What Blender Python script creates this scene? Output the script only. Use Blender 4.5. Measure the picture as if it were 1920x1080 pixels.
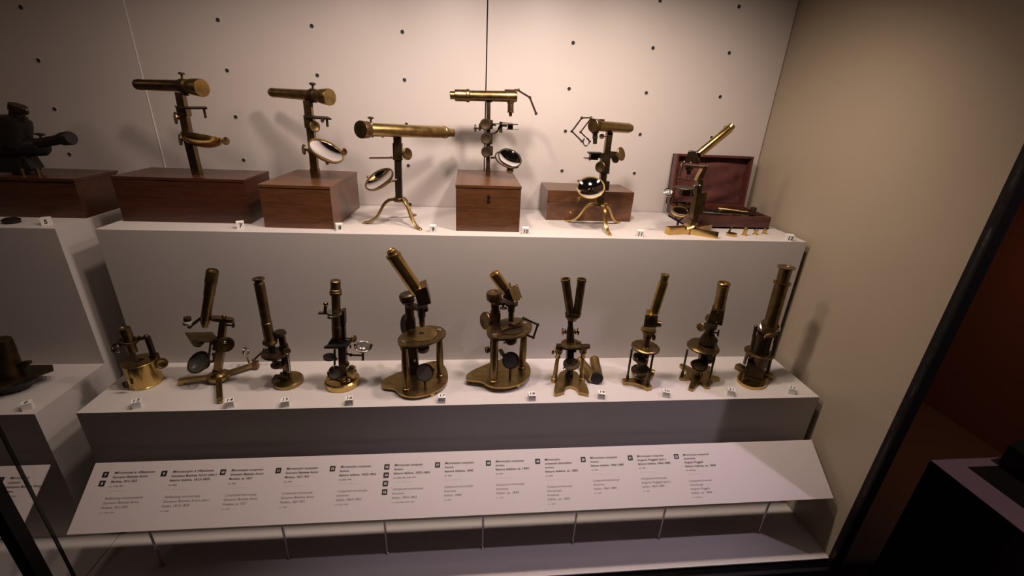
import bpy, bmesh, math, random
from mathutils import Vector, Matrix

# ---------------------------------------------------------------- camera, world, lights, exposure
scene = bpy.context.scene
for o in list(bpy.data.objects): bpy.data.objects.remove(o)
COL = scene.collection
random.seed(7)

cam_d = bpy.data.cameras.new('camera'); cam = bpy.data.objects.new('camera', cam_d); COL.objects.link(cam)
cam_d.sensor_width = 36.0; cam_d.lens = 825.63 / 1920 * 36.0; cam_d.clip_start = 0.01
RT = Vector((0.99462218, -0.09307057, 0.04543775)); UP = Vector((-0.00560171, 0.38973174, 0.92091139)); FW = Vector((0.10341828, 0.91621343, -0.38711448))
m = Matrix((RT, UP, -FW)).transposed().to_4x4(); m.translation = Vector((0.914, -0.9325, 0.7211)); cam.matrix_world = m
scene.camera = cam

world = bpy.data.worlds.new('world'); scene.world = world; world.use_nodes = True
bg = world.node_tree.nodes['Background']; bg.inputs[0].default_value = (0.030, 0.019, 0.015, 1); bg.inputs[1].default_value = 0.5

vs = scene.view_settings
vs.view_transform = 'Standard'; vs.look = 'None'; vs.gamma = 1.0; vs.use_curve_mapping = False; vs.exposure = 0.08

def lamp(name, kind, loc, energy, color, target=None, **kw):
    d = bpy.data.lights.new(name, kind); d.energy = energy; d.color = color
    for k, v in kw.items(): setattr(d, k, v)
    o = bpy.data.objects.new(name, d); COL.objects.link(o); o.location = loc
    if target is not None: o.rotation_euler = (Vector(target) - Vector(loc)).to_track_quat('-Z', 'Y').to_euler()
    return o
# row of small warm downlights under the ceiling of the show case, close to the front glass
LAMPS = [(-0.55, 0.22, 0.70, 0.52), (0.14, 0.62, 0.74, 0.58), (0.50, 1.8, 0.78, 0.65), (0.86, 4.0, 0.80, 0.69), (1.20, 4.5, 0.80, 0.69), (1.52, 2.7, 0.78, 0.62)]
for lx, le, cg, cb in LAMPS:
    lamp('case_downlight', 'SPOT', (lx, 0.02, 1.09), le * 5.3, (1.0, cg, cb), (lx, 0.38, 0.2), spot_size=math.radians(150), spot_blend=1.0, shadow_soft_size=0.036)
# gallery spotlight outside the case, high to the right of the glass: cool lilac
lamp('gallery_spotlight', 'SPOT', (3.25, -1.12, 3.40), 330, (0.95, 0.76, 0.96), (1.30, -0.10, -0.2), spot_size=math.radians(20), spot_blend=0.9, shadow_soft_size=0.04)
# warm wall washer of the gallery beyond the case
lamp('gallery_wall_washer', 'SPOT', (2.9, 0.55, 1.3), 46, (1.0, 0.42, 0.2), (3.7, 0.45, -0.55), spot_size=math.radians(75), spot_blend=1.0, shadow_soft_size=0.1)

# added light without a seen source, brightens the rim of the table beyond the case
lamp('added_table_light', 'SPOT', (2.75, -0.45, 1.7), 13, (1.0, 0.72, 0.78), (2.5, -0.2, -0.2), spot_size=math.radians(32), spot_blend=0.8, shadow_soft_size=0.04)

# ---------------------------------------------------------------- materials
MATS = {}
def mat(name, color, rough=0.5, metal=0.0, spec=0.5, noise=0.0, nscale=40.0, rvar=0.0, bump=0.0, coat=0.0):
    mt = bpy.data.materials.new(name); mt.use_nodes = True; nt = mt.node_tree; b = nt.nodes['Principled BSDF']
    b.inputs['Base Color'].default_value = (*color, 1); b.inputs['Roughness'].default_value = rough; b.inputs['Metallic'].default_value = metal
    b.inputs['Specular IOR Level'].default_value = spec; b.inputs['Coat Weight'].default_value = coat
    if noise or rvar or bump:
        tc = nt.nodes.new('ShaderNodeTexCoord'); nz = nt.nodes.new('ShaderNodeTexNoise'); nz.inputs['Scale'].default_value = nscale; nz.inputs['Detail'].default_value = 4
        nt.links.new(tc.outputs['Object'], nz.inputs['Vector'])
        if noise:
            r = nt.nodes.new('ShaderNodeValToRGB'); r.color_ramp.elements[0].position = 0.3; r.color_ramp.elements[1].position = 0.7
            r.color_ramp.elements[0].color = (*[c * (1 - noise) for c in color], 1); r.color_ramp.elements[1].color = (*[min(1, c * (1 + noise)) for c in color], 1)
            nt.links.new(nz.outputs['Fac'], r.inputs['Fac']); nt.links.new(r.outputs['Color'], b.inputs['Base Color'])
        if rvar:
            mr = nt.nodes.new('ShaderNodeMapRange'); mr.inputs['To Min'].default_value = max(0.02, rough - rvar); mr.inputs['To Max'].default_value = rough + rvar
            nt.links.new(nz.outputs['Fac'], mr.inputs['Value']); nt.links.new(mr.outputs['Result'], b.inputs['Roughness'])
        if bump:
            bp = nt.nodes.new('ShaderNodeBump'); bp.inputs['Strength'].default_value = bump; bp.inputs['Distance'].default_value = 0.002
            nt.links.new(nz.outputs['Fac'], bp.inputs['Height']); nt.links.new(bp.outputs['Normal'], b.inputs['Normal'])
    MATS[name] = mt; return mt
def wood(name, c1, c2, rough=0.35, scale=9.0, coat=0.3, axis=(1.2, 9.0, 9.0)):
    mt = bpy.data.materials.new(name); mt.use_nodes = True; nt = mt.node_tree; b = nt.nodes['Principled BSDF']
    tc = nt.nodes.new('ShaderNodeTexCoord'); mp = nt.nodes.new('ShaderNodeMapping'); mp.inputs['Scale'].default_value = axis
    nz = nt.nodes.new('ShaderNodeTexNoise'); nz.inputs['Scale'].default_value = scale; nz.inputs['Detail'].default_value = 6; nz.inputs['Distortion'].default_value = 1.4
    r = nt.nodes.new('ShaderNodeValToRGB'); r.color_ramp.elements[0].position = 0.32; r.color_ramp.elements[1].position = 0.68
    r.color_ramp.elements[0].color = (*c1, 1); r.color_ramp.elements[1].color = (*c2, 1)
    nt.links.new(tc.outputs['Object'], mp.inputs['Vector']); nt.links.new(mp.outputs['Vector'], nz.inputs['Vector'])
    nt.links.new(nz.outputs['Fac'], r.inputs['Fac']); nt.links.new(r.outputs['Color'], b.inputs['Base Color'])
    b.inputs['Roughness'].default_value = rough; b.inputs['Coat Weight'].default_value = coat; b.inputs['Coat Roughness'].default_value = 0.25
    MATS[name] = mt; return mt
mat('white', (0.50, 0.465, 0.455), 0.55, spec=0.3, noise=0.015, nscale=6)
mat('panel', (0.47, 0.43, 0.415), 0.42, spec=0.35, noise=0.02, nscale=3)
mat('dimmed_side_panel', (0.33, 0.275, 0.205), 0.38, spec=0.4, noise=0.02, nscale=3)  # panel white darkened and warmed, the side wall's weaker warm light put into colour
mat('board', (0.56, 0.51, 0.52), 0.5, spec=0.3)
mat('cube_white', (0.72, 0.70, 0.68), 0.5)
mat('ink', (0.012, 0.011, 0.011), 0.6)
mat('grey_ink', (0.09, 0.075, 0.07), 0.6)
mat('rule_ink', (0.36, 0.32, 0.31), 0.6)
mat('print_white', (0.75, 0.72, 0.72), 0.6)
mat('gap', (0.015, 0.012, 0.011), 0.8)
mat('frame', (0.008, 0.006, 0.006), 0.6, spec=0.2)
mat('brass', (0.37, 0.258, 0.102), 0.32, 1.0, noise=0.22, nscale=55, rvar=0.08)
mat('gold', (0.62, 0.43, 0.155), 0.22, 1.0, noise=0.15, nscale=45, rvar=0.06)
mat('brown', (0.205, 0.138, 0.060), 0.35, 1.0, noise=0.25, nscale=60, rvar=0.08)
mat('bronze', (0.075, 0.052, 0.030), 0.40, 0.9, noise=0.2, nscale=60, rvar=0.08)
mat('black', (0.012, 0.009, 0.008), 0.45, 0.3)
mat('steel', (0.55, 0.50, 0.45), 0.2, 1.0)
mat('mirror', (0.86, 0.86, 0.86), 0.03, 1.0)
mat('dull_mirror', (0.10, 0.095, 0.09), 0.22, 0.6)
mat('grey_glass', (0.13, 0.115, 0.105), 0.18, 0.3, spec=0.7)
mat('lens', (0.5, 0.48, 0.46), 0.06, 0.7)
wood('mahogany', (0.0400, 0.0116, 0.0052), (0.0680, 0.0216, 0.0092))
wood('walnut', (0.0764, 0.0281, 0.0105), (0.1209, 0.0484, 0.0187), coat=0.12)
wood('pear', (0.0651, 0.0248, 0.0090), (0.1054, 0.0434, 0.0161))
wood('burl', (0.0540, 0.0187, 0.0072), (0.1368, 0.0562, 0.0216), scale=5, axis=(2.5, 4, 5))
wood('red_wood', (0.040, 0.010, 0.0075), (0.095, 0.026, 0.018))
mat('velvet', (0.088, 0.032, 0.030), 0.9, spec=0.1, noise=0.25, nscale=22, bump=0.5)
mat('room_wall', (0.07, 0.028, 0.018), 0.9)
mat('room_floor', (0.035, 0.022, 0.016), 0.7)
mat('table_dark', (0.018, 0.013, 0.010), 0.5)
mat('table_rim', (0.45, 0.33, 0.35), 0.5)
def glass_mat():
    mt = bpy.data.materials.new('case_glass'); mt.use_nodes = True; nt = mt.node_tree; nt.nodes.clear()
    o = nt.nodes.new('ShaderNodeOutputMaterial'); tr = nt.nodes.new('ShaderNodeBsdfTransparent'); gl = nt.nodes.new('ShaderNodeBsdfGlossy'); gl.inputs['Roughness'].default_value = 0.0
    lw = nt.nodes.new('ShaderNodeLayerWeight'); lw.inputs['Blend'].default_value = 0.5; mx = nt.nodes.new('ShaderNodeMixShader')
    pw = nt.nodes.new('ShaderNodeMath'); pw.operation = 'POWER'; pw.inputs[1].default_value = 5.0; ma = nt.nodes.new('ShaderNodeMath'); ma.operation = 'MULTIPLY_ADD'; ma.inputs[1].default_value = 0.9; ma.inputs[2].default_value = 0.025
    tr.inputs['Color'].default_value = (0.985, 0.985, 0.98, 1)
    nt.links.new(lw.outputs['Facing'], pw.inputs[0]); nt.links.new(pw.outputs[0], ma.inputs[0]); nt.links.new(ma.outputs[0], mx.inputs[0])
    nt.links.new(tr.outputs[0], mx.inputs[1]); nt.links.new(gl.outputs[0], mx.inputs[2]); nt.links.new(mx.outputs[0], o.inputs[0])
    MATS['glass'] = mt
glass_mat()

# ---------------------------------------------------------------- builders (lengths inside things in millimetres)
MM = 0.001
def V(p): return Vector(p)
def basis(n):
    n = V(n).normalized(); a = Vector((0, 0, 1)) if abs(n.z) < 0.9 else Vector((1, 0, 0))
    u = a.cross(n).normalized(); return u, n.cross(u).normalized(), n
class B:
    def __init__(s): s.bm = bmesh.new()
    def rev(s, p0, p1, prof, seg=28, cap=True):            # surface of revolution: prof = (fraction of the axis, radius)
        p0, p1 = V(p0), V(p1); u, w, n = basis(p1 - p0); rings = []
        for t, r in prof:
            c = p0.lerp(p1, t) if 0 <= t <= 1 else p0 + (p1 - p0) * t
            if r <= 1e-6: rings.append([s.bm.verts.new(c)])
            else: rings.append([s.bm.verts.new(c + (u * math.cos(k * 2 * math.pi / seg) + w * math.sin(k * 2 * math.pi / seg)) * r) for k in range(seg)])
        for a, b in zip(rings, rings[1:]):
            for k in range(seg):
                q = [a[k % len(a)], a[(k + 1) % len(a)], b[(k + 1) % len(b)], b[k % len(b)]]
                q = list(dict.fromkeys(q))
                if len(q) > 2:
                    try: s.bm.faces.new(q)
                    except ValueError: pass
        for rg, fl in ((rings[0], True), (rings[-1], False)):
            if cap and len(rg) > 2: s.bm.faces.new(rg[::-1] if fl else rg)
        return s
    def cyl(s, p0, p1, r, r2=None, seg=24): return s.rev(p0, p1, [(0, r), (1, r if r2 is None else r2)], seg)
    def bar(s, p0, p1, w, h, up=(0, 0, 1), w2=None, h2=None):    # rectangular beam, w sideways, h along up
        p0, p1 = V(p0), V(p1); n = (p1 - p0).normalized(); u = V(up)
        if abs(n.dot(u.normalized())) > 0.95: u = Vector((0, 1, 0))
        sd = n.cross(u).normalized(); u = sd.cross(n).normalized(); vs_ = []
        for p, ww, hh in ((p0, w, h), (p1, w2 or w, h2 or h)):
            for a, b in ((-1, -1), (1, -1), (1, 1), (-1, 1)): vs_.append(s.bm.verts.new(p + sd * a * ww / 2 + u * b * hh / 2))
        for f in ((0, 1, 2, 3), (7, 6, 5, 4), (0, 4, 5, 1), (1, 5, 6, 2), (2, 6, 7, 3), (3, 7, 4, 0)): s.bm.faces.new([vs_[i] for i in f])
        return s
    def box(s, c, d): return s.bar((c[0], c[1], c[2] - d[2] / 2), (c[0], c[1], c[2] + d[2] / 2), d[0], d[1], up=(0, 1, 0))
    def plate(s, pts, off):                       # polygon of 3-D points pushed along off
        a = [s.bm.verts.new(V(p)) for p in pts]; b = [s.bm.verts.new(V(p) + V(off)) for p in pts]; n = len(pts)
        s.bm.faces.new(a[::-1]); s.bm.faces.new(b)
        for k in range(n): s.bm.faces.new((a[k], a[(k + 1) % n], b[(k + 1) % n], b[k]))
        return s
    def tube(s, pts, r, seg=12, r2=None):         # round rod bent through points
        pts = [V(p) for p in pts]; rings = []; ref = None
        for i, p in enumerate(pts):
            d = (pts[min(i + 1, len(pts) - 1)] - pts[max(i - 1, 0)]).normalized()
            if ref is None: u, w, _ = basis(d)
            else: u = (ref - d * ref.dot(d)).normalized(); w = d.cross(u)
            ref = u; rr = r if r2 is None else r + (r2 - r) * i / (len(pts) - 1)
            rings.append([s.bm.verts.new(p + (u * math.cos(k * 2 * math.pi / seg) + w * math.sin(k * 2 * math.pi / seg)) * rr) for k in range(seg)])
        for a, b in zip(rings, rings[1:]):
            for k in range(seg): s.bm.faces.new((a[k], a[(k + 1) % seg], b[(k + 1) % seg], b[k]))
        s.bm.faces.new(rings[0][::-1]); s.bm.faces.new(rings[-1]); return s
    def strip(s, pts, w, h, w2=None, h2=None, up=None):      # rectangular section bent through points (w sideways)
        pts = [V(p) for p in pts]; rings = []
        n0 = (pts[-1] - pts[0]); n0.z = 0; sd = Vector((-n0.y, n0.x, 0)).normalized() if up is None else n0.cross(V(up)).normalized()
        for i, p in enumerate(pts):
            d = (pts[min(i + 1, len(pts) - 1)] - pts[max(i - 1, 0)]).normalized(); u = sd.cross(d).normalized(); f = i / (len(pts) - 1)
            ww = w + ((w2 or w) - w) * f; hh = h + ((h2 or h) - h) * f
            rings.append([s.bm.verts.new(p + sd * a * ww / 2 + u * b * hh / 2) for a, b in ((-1, -.6), (-.6, -1), (.6, -1), (1, -.6), (1, .6), (.6, 1), (-.6, 1), (-1, .6))])
        for a, b in zip(rings, rings[1:]):
            for k in range(8): s.bm.faces.new((a[k], a[(k + 1) % 8], b[(k + 1) % 8], b[k]))
        s.bm.faces.new(rings[0][::-1]); s.bm.faces.new(rings[-1]); return s
    def ring(s, c, n, R, r, seg=36, a0=0.0, a1=360.0, sg=8):
        u, w, n = basis(n); c = V(c); full = abs(a1 - a0) >= 359; N = seg if full else seg + 1
        rows = []
        for i in range(N):
            a = math.radians(a0 + (a1 - a0) * i / seg); d = u * math.cos(a) + w * math.sin(a)
            rows.append([s.bm.verts.new(c + d * (R + r * math.cos(k * 2 * math.pi / sg)) + n * r * math.sin(k * 2 * math.pi / sg)) for k in range(sg)])
        for i in range(N if full else N - 1):
            a, b = rows[i], rows[(i + 1) % N]
            for k in range(sg): s.bm.faces.new((a[k], a[(k + 1) % sg], b[(k + 1) % sg], b[k]))
        if not full: s.bm.faces.new(rows[0]); s.bm.faces.new(rows[-1][::-1])
        return s
    def ball(s, c, r, sc=(1, 1, 1)):
        g = bmesh.ops.create_uvsphere(s.bm, u_segments=16, v_segments=10, radius=r)
        for v in g['verts']: v.co = Vector((v.co.x * sc[0], v.co.y * sc[1], v.co.z * sc[2])) + V(c)
        return s
    def knob(s, c, n, r, h, shaft=0.0):           # milled disc knob centred on c, with a stem behind it
        n = V(n).normalized(); c = V(c); p0 = c - n * h / 2; p1 = c + n * h / 2
        s.rev(p0, p1, [(0, r * .55), (.08, r * .9), (.25, r), (.75, r), (.92, r * .94), (.95, r * .7), (.86, r * .6), (.86, 0)], 32)
        if shaft: s.cyl(p0 - n * shaft, p0 + n * .2, max(1.6, r * .22))
        return s
    def tscrew(s, p0, p1, r, head):               # thin rod with a disc head at p1
        s.cyl(p0, p1, r, seg=12); d = (V(p1) - V(p0)).normalized(); return s.rev(V(p1) - d * r, V(p1) + d * r * 1.4, [(0, head * .6), (.3, head), (.8, head), (1, head * .5)], 20)
    def out(s, name, material, parent=None, bevel=0.0, sharp=32, loc=None, scale=MM):
        bm = s.bm
        if bevel:
            ed = [e for e in bm.edges if len(e.link_faces) == 2 and e.calc_face_angle(0) > math.radians(40)]
            if ed: bmesh.ops.bevel(bm, geom=ed, offset=bevel, segments=2, affect='EDGES', profile=0.6, clamp_overlap=True)
        bmesh.ops.recalc_face_normals(bm, faces=bm.faces[:])
        for v in bm.verts: v.co *= scale
        me = bpy.data.meshes.new(name); bm.to_mesh(me); bm.free()
        for p in me.polygons: p.use_smooth = True
        me.set_sharp_from_angle(angle=math.radians(sharp)); me.materials.append(MATS[material])
        o = bpy.data.objects.new(name, me); COL.objects.link(o)
        if parent is not None: o.parent = parent
        if loc is not None: o.location = loc
        return o
def tag(o, label, cat, group=None, kind=None):
    if label: o['label'] = label
    if cat: o['category'] = cat
    if group: o['group'] = group
    if kind: o['kind'] = kind
    return o
def thing(name, label, cat, loc_mm, group=None, rz=0.0):
    o = bpy.data.objects.new(name, None); COL.objects.link(o); o.empty_display_size = 0.02
    o.location = V(loc_mm) * MM; o.rotation_euler.z = math.radians(rz); return tag(o, label, cat, group)
def add(a, b): return (a[0] + b[0], a[1] + b[1], a[2] + b[2])
def mid(a, b, t=.5): return tuple(a[i] + (b[i] - a[i]) * t for i in range(3))
def disc_pts(c, R, n=36, ry=None, rot=0.0):
    return [(c[0] + R * math.cos(2 * math.pi * k / n) * math.cos(rot) - (ry or R) * math.sin(2 * math.pi * k / n) * math.sin(rot),
             c[1] + R * math.cos(2 * math.pi * k / n) * math.sin(rot) + (ry or R) * math.sin(2 * math.pi * k / n) * math.cos(rot), c[2]) for k in range(n)]
def smooth_loop(pts, it=3):                       # rounds the corners of an outline
    for _ in range(it):
        q = []
        for a, b in zip(pts, pts[1:] + pts[:1]): q += [mid(a, b, .25), mid(a, b, .75)]
        pts = q
    return pts
def smooth_path(pts, it=3):
    for _ in range(it):
        q = [pts[0]]
        for a, b in zip(pts, pts[1:]): q += [mid(a, b, .25), mid(a, b, .75)]
        pts = q + [pts[-1]]
    return pts
def mirror(T, c, n, R, bez='brass', glass='mirror', back=.28, dish=.18, rim=.09):
    n = V(n).normalized(); c = V(c)                # bezel with domed back, concave glass set into it
    prof = [(0, 0.0)] + [(1 - math.cos(a), R * math.sin(a)) for a in [math.radians(d) for d in (20, 40, 60, 75, 90)]]
    b = B(); b.rev(c - n * back * R, c, prof + [(1.25, R), (1.25, R * (1 - rim)), (.9, R * (1 - rim))], 40, cap=False); o = b.out('mirror', bez, T)
    g = B(); g.rev(c, c + n * R, [(-dish * (1 - (k / 10) ** 2), R * (1 - rim * .8) * k / 10) for k in range(0, 11)], 40, cap=False)
    g.out('mirror_glass', glass, o); return o
def screws(T, pts, r, material='steel'):
    for p in pts:
        b = B(); b.rev(p, add(p, (0, 0, r * .7)), [(0, r), (.5, r * .85), (1, 0)], 14); b.out('screw', material, T)


# ---------------------------------------------------------------- the setting: show case and gallery (metres)
def slab(name, x0, x1, y0, y1, z0, z1, material, parent=None, bevel=0.0):
    b = B(); b.box(((x0 + x1) / 2, (y0 + y1) / 2, (z0 + z1) / 2), (x1 - x0, y1 - y0, z1 - z0)); return b.out(name, material, parent, bevel=bevel, scale=1.0)
def struct(o): o['kind'] = 'structure'; return o
ZF, D1, H1, D2 = -0.4036, 0.2163, 0.3867, 0.558
XW = 1.921
# back wall: dark backing, three panels with open joints, a grid of drilled fixing holes
wall_back = struct(slab('wall_back', -1.30, XW + 0.06, D2 + 0.016, D2 + 0.03, ZF, 1.14, 'gap'))
for x0, x1 in ((-1.30, -0.0138), (-0.0102, 0.9690), (0.9728, XW - 0.0035)):
    slab('panel', x0, x1, D2, D2 + 0.016, ZF, 1.14, 'panel', wall_back, bevel=0.0006)
slab('edge_glint_strip', -0.0123, -0.0102, D2 - 0.0018, D2 + 0.016, ZF, 1.14, 'cube_white', wall_back)  # white strip paints in the glint of a panel edge catching light
hole_rows = (0.393, 0.519, 0.6445, 0.770, 0.8965, 1.021)
def wall_hole(x, z):
    b = B(); b.rev((x, D2 + 0.0002, z), (x, D2 - 0.0010, z), [(0, .0072), (.8, .0072), (1, .0066), (1, .0056), (.35, .0056), (.35, 0)], 20); o = b.out('hole_rim', 'white', wall_back, scale=1.0)
    g = B(); g.cyl((x, D2 - 0.0001, z), (x, D2 - 0.0006, z), .0055, seg=20); g.out('hole', 'gap', o, scale=1.0)
for hx in (-0.523, -0.272, 0.222, 0.473, 0.7255, 1.231, 1.482, 1.731):
    for hz in hole_rows: wall_hole(hx, hz)
# right wall of the case
wall_right = struct(slab('wall_right', XW, XW + 0.02, -0.183, D2 + 0.016, ZF, 1.14, 'dimmed_side_panel', bevel=0.0006))
# floor of the case: two panels with a joint
floor = struct(slab('floor', -1.30, XW + 0.02, -0.186, D2, ZF - 0.03, ZF - 0.004, 'gap'))
for x0, x1 in ((-1.30, -0.0175), (-0.0145, XW)):
    slab('floor_panel', x0, x1, -0.180, D2, ZF - 0.004, ZF, 'white', floor, bevel=0.0005)
slab('floor_edge', -1.30, XW, -0.186, -0.1802, ZF - 0.012, ZF, 'board', floor)
# ceiling of the case, above the frame
ceiling = struct(slab('ceiling', -1.30, XW + 0.02, -0.19, D2 + 0.03, 1.14, 1.17, 'frame'))
# dark metal corner posts, base and glass of the front
trim_1 = struct(slab('trim_1', XW + 0.0005, XW + 0.026, -0.203, -0.1835, -0.85, 1.17, 'frame', bevel=0.002))
trim_2 = struct(slab('trim_2', 0.034, 0.058, -0.258, -0.234, -0.85, 1.17, 'frame', bevel=0.004))
trim_3 = struct(slab('trim_3', -1.30, XW + 0.02, -0.20, D2, -0.85, ZF - 0.03, 'frame'))
window_1 = struct(slab('window_1', 0.0519, XW, -0.198, -0.192, ZF - 0.01, 1.14, 'glass'))
window_2 = struct(slab('window_2', -1.30, 0.0501, -0.198, -0.192, ZF - 0.01, 1.14, 'glass'))
trim_4 = struct(slab('trim_4', 0.0502, 0.0518, -0.1985, -0.1915, ZF - 0.01, 1.14, 'frame'))
# gallery around the case
floor_g = struct(slab('floor_gallery', -4.0, 6.0, -4.0, 5.0, -0.88, -0.85, 'room_floor'))
wall_g1 = struct(slab('wall_gallery_back', -4.0, 6.0, 3.0, 3.1, -0.85, 2.6, 'room_wall'))
wall_g2 = struct(slab('wall_gallery_right', 3.7, 3.8, -4.0, 3.0, -0.85, 2.6, 'room_wall'))
# white display steps
def step(label, x0, x1, y0, y1, z0, z1):
    o = slab('display_step', x0, x1, y0, y1, z0, z1, 'white', bevel=0.0012); return tag(o, label, 'display step')
step('long white lower step carrying the ten instruments numbered 13 to 22', 0.0, 1.902, 0.0, D1, ZF, 0.0)
step('long white upper step carrying the wooden boxes and instruments 7 to 12', 0.0, 1.902, D1, D2 - 0.005, ZF, H1)
step('white lower step under the dark boat-shaped instrument of the neighbouring section', -1.29, -0.0885, 0.0, D1, ZF, 0.0)
step('white upper step under the wooden box with the black instrument', -1.29, -0.0885, D1, D2 - 0.005, ZF, H1)
# second display beyond the right wall: dark block with a pale rim around a sunken top, dark object lying in it
tb = thing('display_table', 'dark display table with a pale pinkish rim, beyond the side wall', 'table', (2290, -48, -850))
b = B(); b.box((0.55, -0.55, 0.324), (1.1, 1.1, 0.648)); b.out('body', 'table_dark', tb, scale=1.0)
b = B()
for c, d in (((0.55, -0.0155, 0.649), (1.1, 0.031, 0.002)), ((0.0425, -0.5655, 0.649), (0.085, 1.069, 0.002)), ((0.5925, -1.07, 0.649), (1.015, 0.06, 0.002)), ((1.06, -0.5355, 0.649), (0.08, 1.009, 0.002))): b.box(c, d)
b.out('rim', 'table_rim', tb, scale=1.0)
ob = thing('dark_wedge', 'black wedge-shaped object lying inside the pale-rimmed display table', 'exhibit', (2490, -200, -201.9))
b = B(); b.plate([(0, 0, 0), (0.36, 0, 0), (0.36, 0, 0.09), (0.05, 0, 0.105), (0.0, 0, 0.07)], (0, 0.13, 0)); b.out('block', 'table_dark', ob, bevel=0.012, scale=1.0)


# ---------------------------------------------------------------- upper step: wooden boxes
def wooden_box(label, x0, x1, y0, y1, h, material, skew=0.0, lid=None, keyhole=False, top_mat=None, overhang=2.0):
    w, d = x1 - x0, y1 - y0; T = thing('wooden_box', label, 'box', (x0, y0, H1 / MM), None, skew)
    zl = h - (lid or 7)
    b = B(); b.box((w / 2, d / 2, (zl - .8) / 2), (w, d, zl - .8)); b.out('body', material, T, bevel=.8)
    b = B(); b.box((w / 2, d / 2, (zl + h) / 2), (w + overhang, d + overhang, h - zl)); b.out('lid', top_mat or material, T, bevel=.8)
    if keyhole:
        b = B(); b.rev((w / 2, -.2, zl - 22), (w / 2, -.9, zl - 22), [(0, 4.5), (1, 4.2), (1, 0)], 16).plate([(w / 2 - 2.5, -.9, zl - 24), (w / 2 + 2.5, -.9, zl - 24), (w / 2 + 4.5, -.9, zl - 40), (w / 2 - 4.5, -.9, zl - 40)], (0, .7, 0)); b.out('keyhole', 'black', T)
    return T
wooden_box('wide dark mahogany box carrying a horizontal brass microscope, beside cube 7', 14, 333, 297, 455, 117.5, 'mahogany')
wooden_box('deep reddish wooden box with paler tan side, beside cube 8', 382, 561, 263, 527, 113.5, 'walnut', top_mat='walnut', skew=-2)
wooden_box('square polished wooden box with a dark keyhole, beside cube 10', 885, 1061, 264, 545, 127, 'pear', lid=7, keyhole=True)
wooden_box('low figured-wood box with a lid seam behind the tripod microscope', 1162, 1435, 410, 551, 93.5, 'burl', lid=36, overhang=1.0)
lb_ = wooden_box('dark wooden box carrying the black instrument of the neighbouring section', -470, -92, 318, 468, 103.5, 'mahogany', overhang=6)

# 7: reflecting microscope on its box
T = thing('brass_microscope', 'brass horizontal microscope showing the back of its mirror bowl, on the widest box', 'microscope', (192, 354, 504.2), 'horizontal reflecting microscopes')
b = B(); b.bar((0, 0, 0), (-1.4, 0, 108.9), 19.8, 18.1, up=(0, 1, 0)); b.out('post', 'brown', T, bevel=.6)
b = B(); b.bar((-1.4, 0, 108.9), (2.3, 0, 203.2), 17.3, 17.3, up=(0, 1, 0)).bar((0.8, 0, 147.4), (1, 0, 169.9), 23.1, 22.3, up=(0, 1, 0)); b.out('sliding_bar', 'brown', T, bevel=.6)
b = B(); b.rev((-134.7, 62, 216.5), (20.9, -4, 218.5), [(0, 9.9), (.015, 12.8), (.09, 13.6), (.1, 12.8), (1, 14)], 36); b.out('body_tube', 'brown', T)
b = B(); b.rev((20.9, -4, 218.5), (71.3, -28, 216), [(0, 14), (.35, 14.8), (.4, 19), (.95, 21), (1, 20.2), (1, 0)], 40); b.out('end_drum', 'brass', T)
b = B(); b.rev((10.2, 0, 218.4), (26.7, -8, 218.3), [(0, 16.5), (1, 16.5)], 32).bar((21.2, -4, 232.8), (17.8, -4, 196.5), 10.7, 6.6, up=(0, 1, 0)); b.out('collar', 'bronze', T, bevel=.5)
b = B(); b.tscrew((16, -4, 232.5), (17.6, -4, 246.1), 2.5, 7.4).cyl((18.6, -4, 232.7), (18.7, -4, 234.8), 6.6); b.out('focus_screw', 'brown', T)
b = B(); b.plate([(-22.4, 10, 169.5), (78.3, -40, 174.6), (87.6, -55, 172.3), (-3.7, -14, 167.3)], (0, 0, -3.7)).cyl((73.9, -44, 170.1), (73.5, -44, 147.4), 2.9).ball((-15.9, 0, 169.9), 2.5); b.out('stage', 'bronze', T)
b = B(); b.knob((-18.9, -6, 142.2), (-.75, -.6, .1), 14.8, 5.8, 9.9); b.out('focus_knob', 'brown', T)
b = B(); b.knob((-19.6, -6, 89.9), (-.75, -.6, .1), 14.8, 5.8, 9.9); b.out('clamp_knob', 'brown', T)
mirror(T, (42.7, -20, 97.3), (0.10, 0.22, 0.97), 46.2, 'gold', back=.52)
b = B(); b.cyl((-1.8, -10, 86.2), (11.2, -12, 88.1), 7.4); b.out('mirror_arm', 'brown', T)
b = B(); b.cyl((83.7, -20, 91.1), (95, -20, 91.9), 2.1); b.out('mirror_stem', 'brown', T)
b = B(); b.knob((98.5, -20, 92), (.85, -.5, 0), 9.9, 4.1); b.out('mirror_knob', 'brown', T)

# 8: reflecting microscope on its box
T = thing('brass_microscope', 'brass horizontal microscope with upturned silvery mirror, standing on the deep tan-sided box', 'microscope', (484, 398, 500), 'horizontal reflecting microscopes')
b = B(); b.bar((0, 0, 0), (0, 0, 24.6), 21.4, 18.9, up=(0, 1, 0)).bar((0, 0, 24.6), (2.7, 0, 117.1), 18.9, 17.3, up=(0, 1, 0)); b.out('post', 'brown', T, bevel=.6)
b = B(); b.bar((2.6, 0, 116.3), (3.5, 0, 201.9), 18.9, 18.1, up=(0, 1, 0)).bar((2.7, 0, 132.5), (2.9, 0, 164.7), 23.8, 22.2, up=(0, 1, 0)); b.out('sliding_bar', 'brown', T, bevel=.6)
b = B(); b.rev((-118.7, 78, 217.3), (20.6, -8, 215.3), [(0, 8.2), (.01, 11.1), (.06, 12.7), (.07, 11.9), (1, 14)], 36); b.out('body_tube', 'brass', T)
b = B(); b.rev((20.6, -8, 215.3), (74.6, -42, 213.3), [(0, 14), (.45, 14.8), (.5, 18.1), (.95, 21), (1, 20.1), (1, 0)], 40); b.out('end_drum', 'brass', T)
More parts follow.
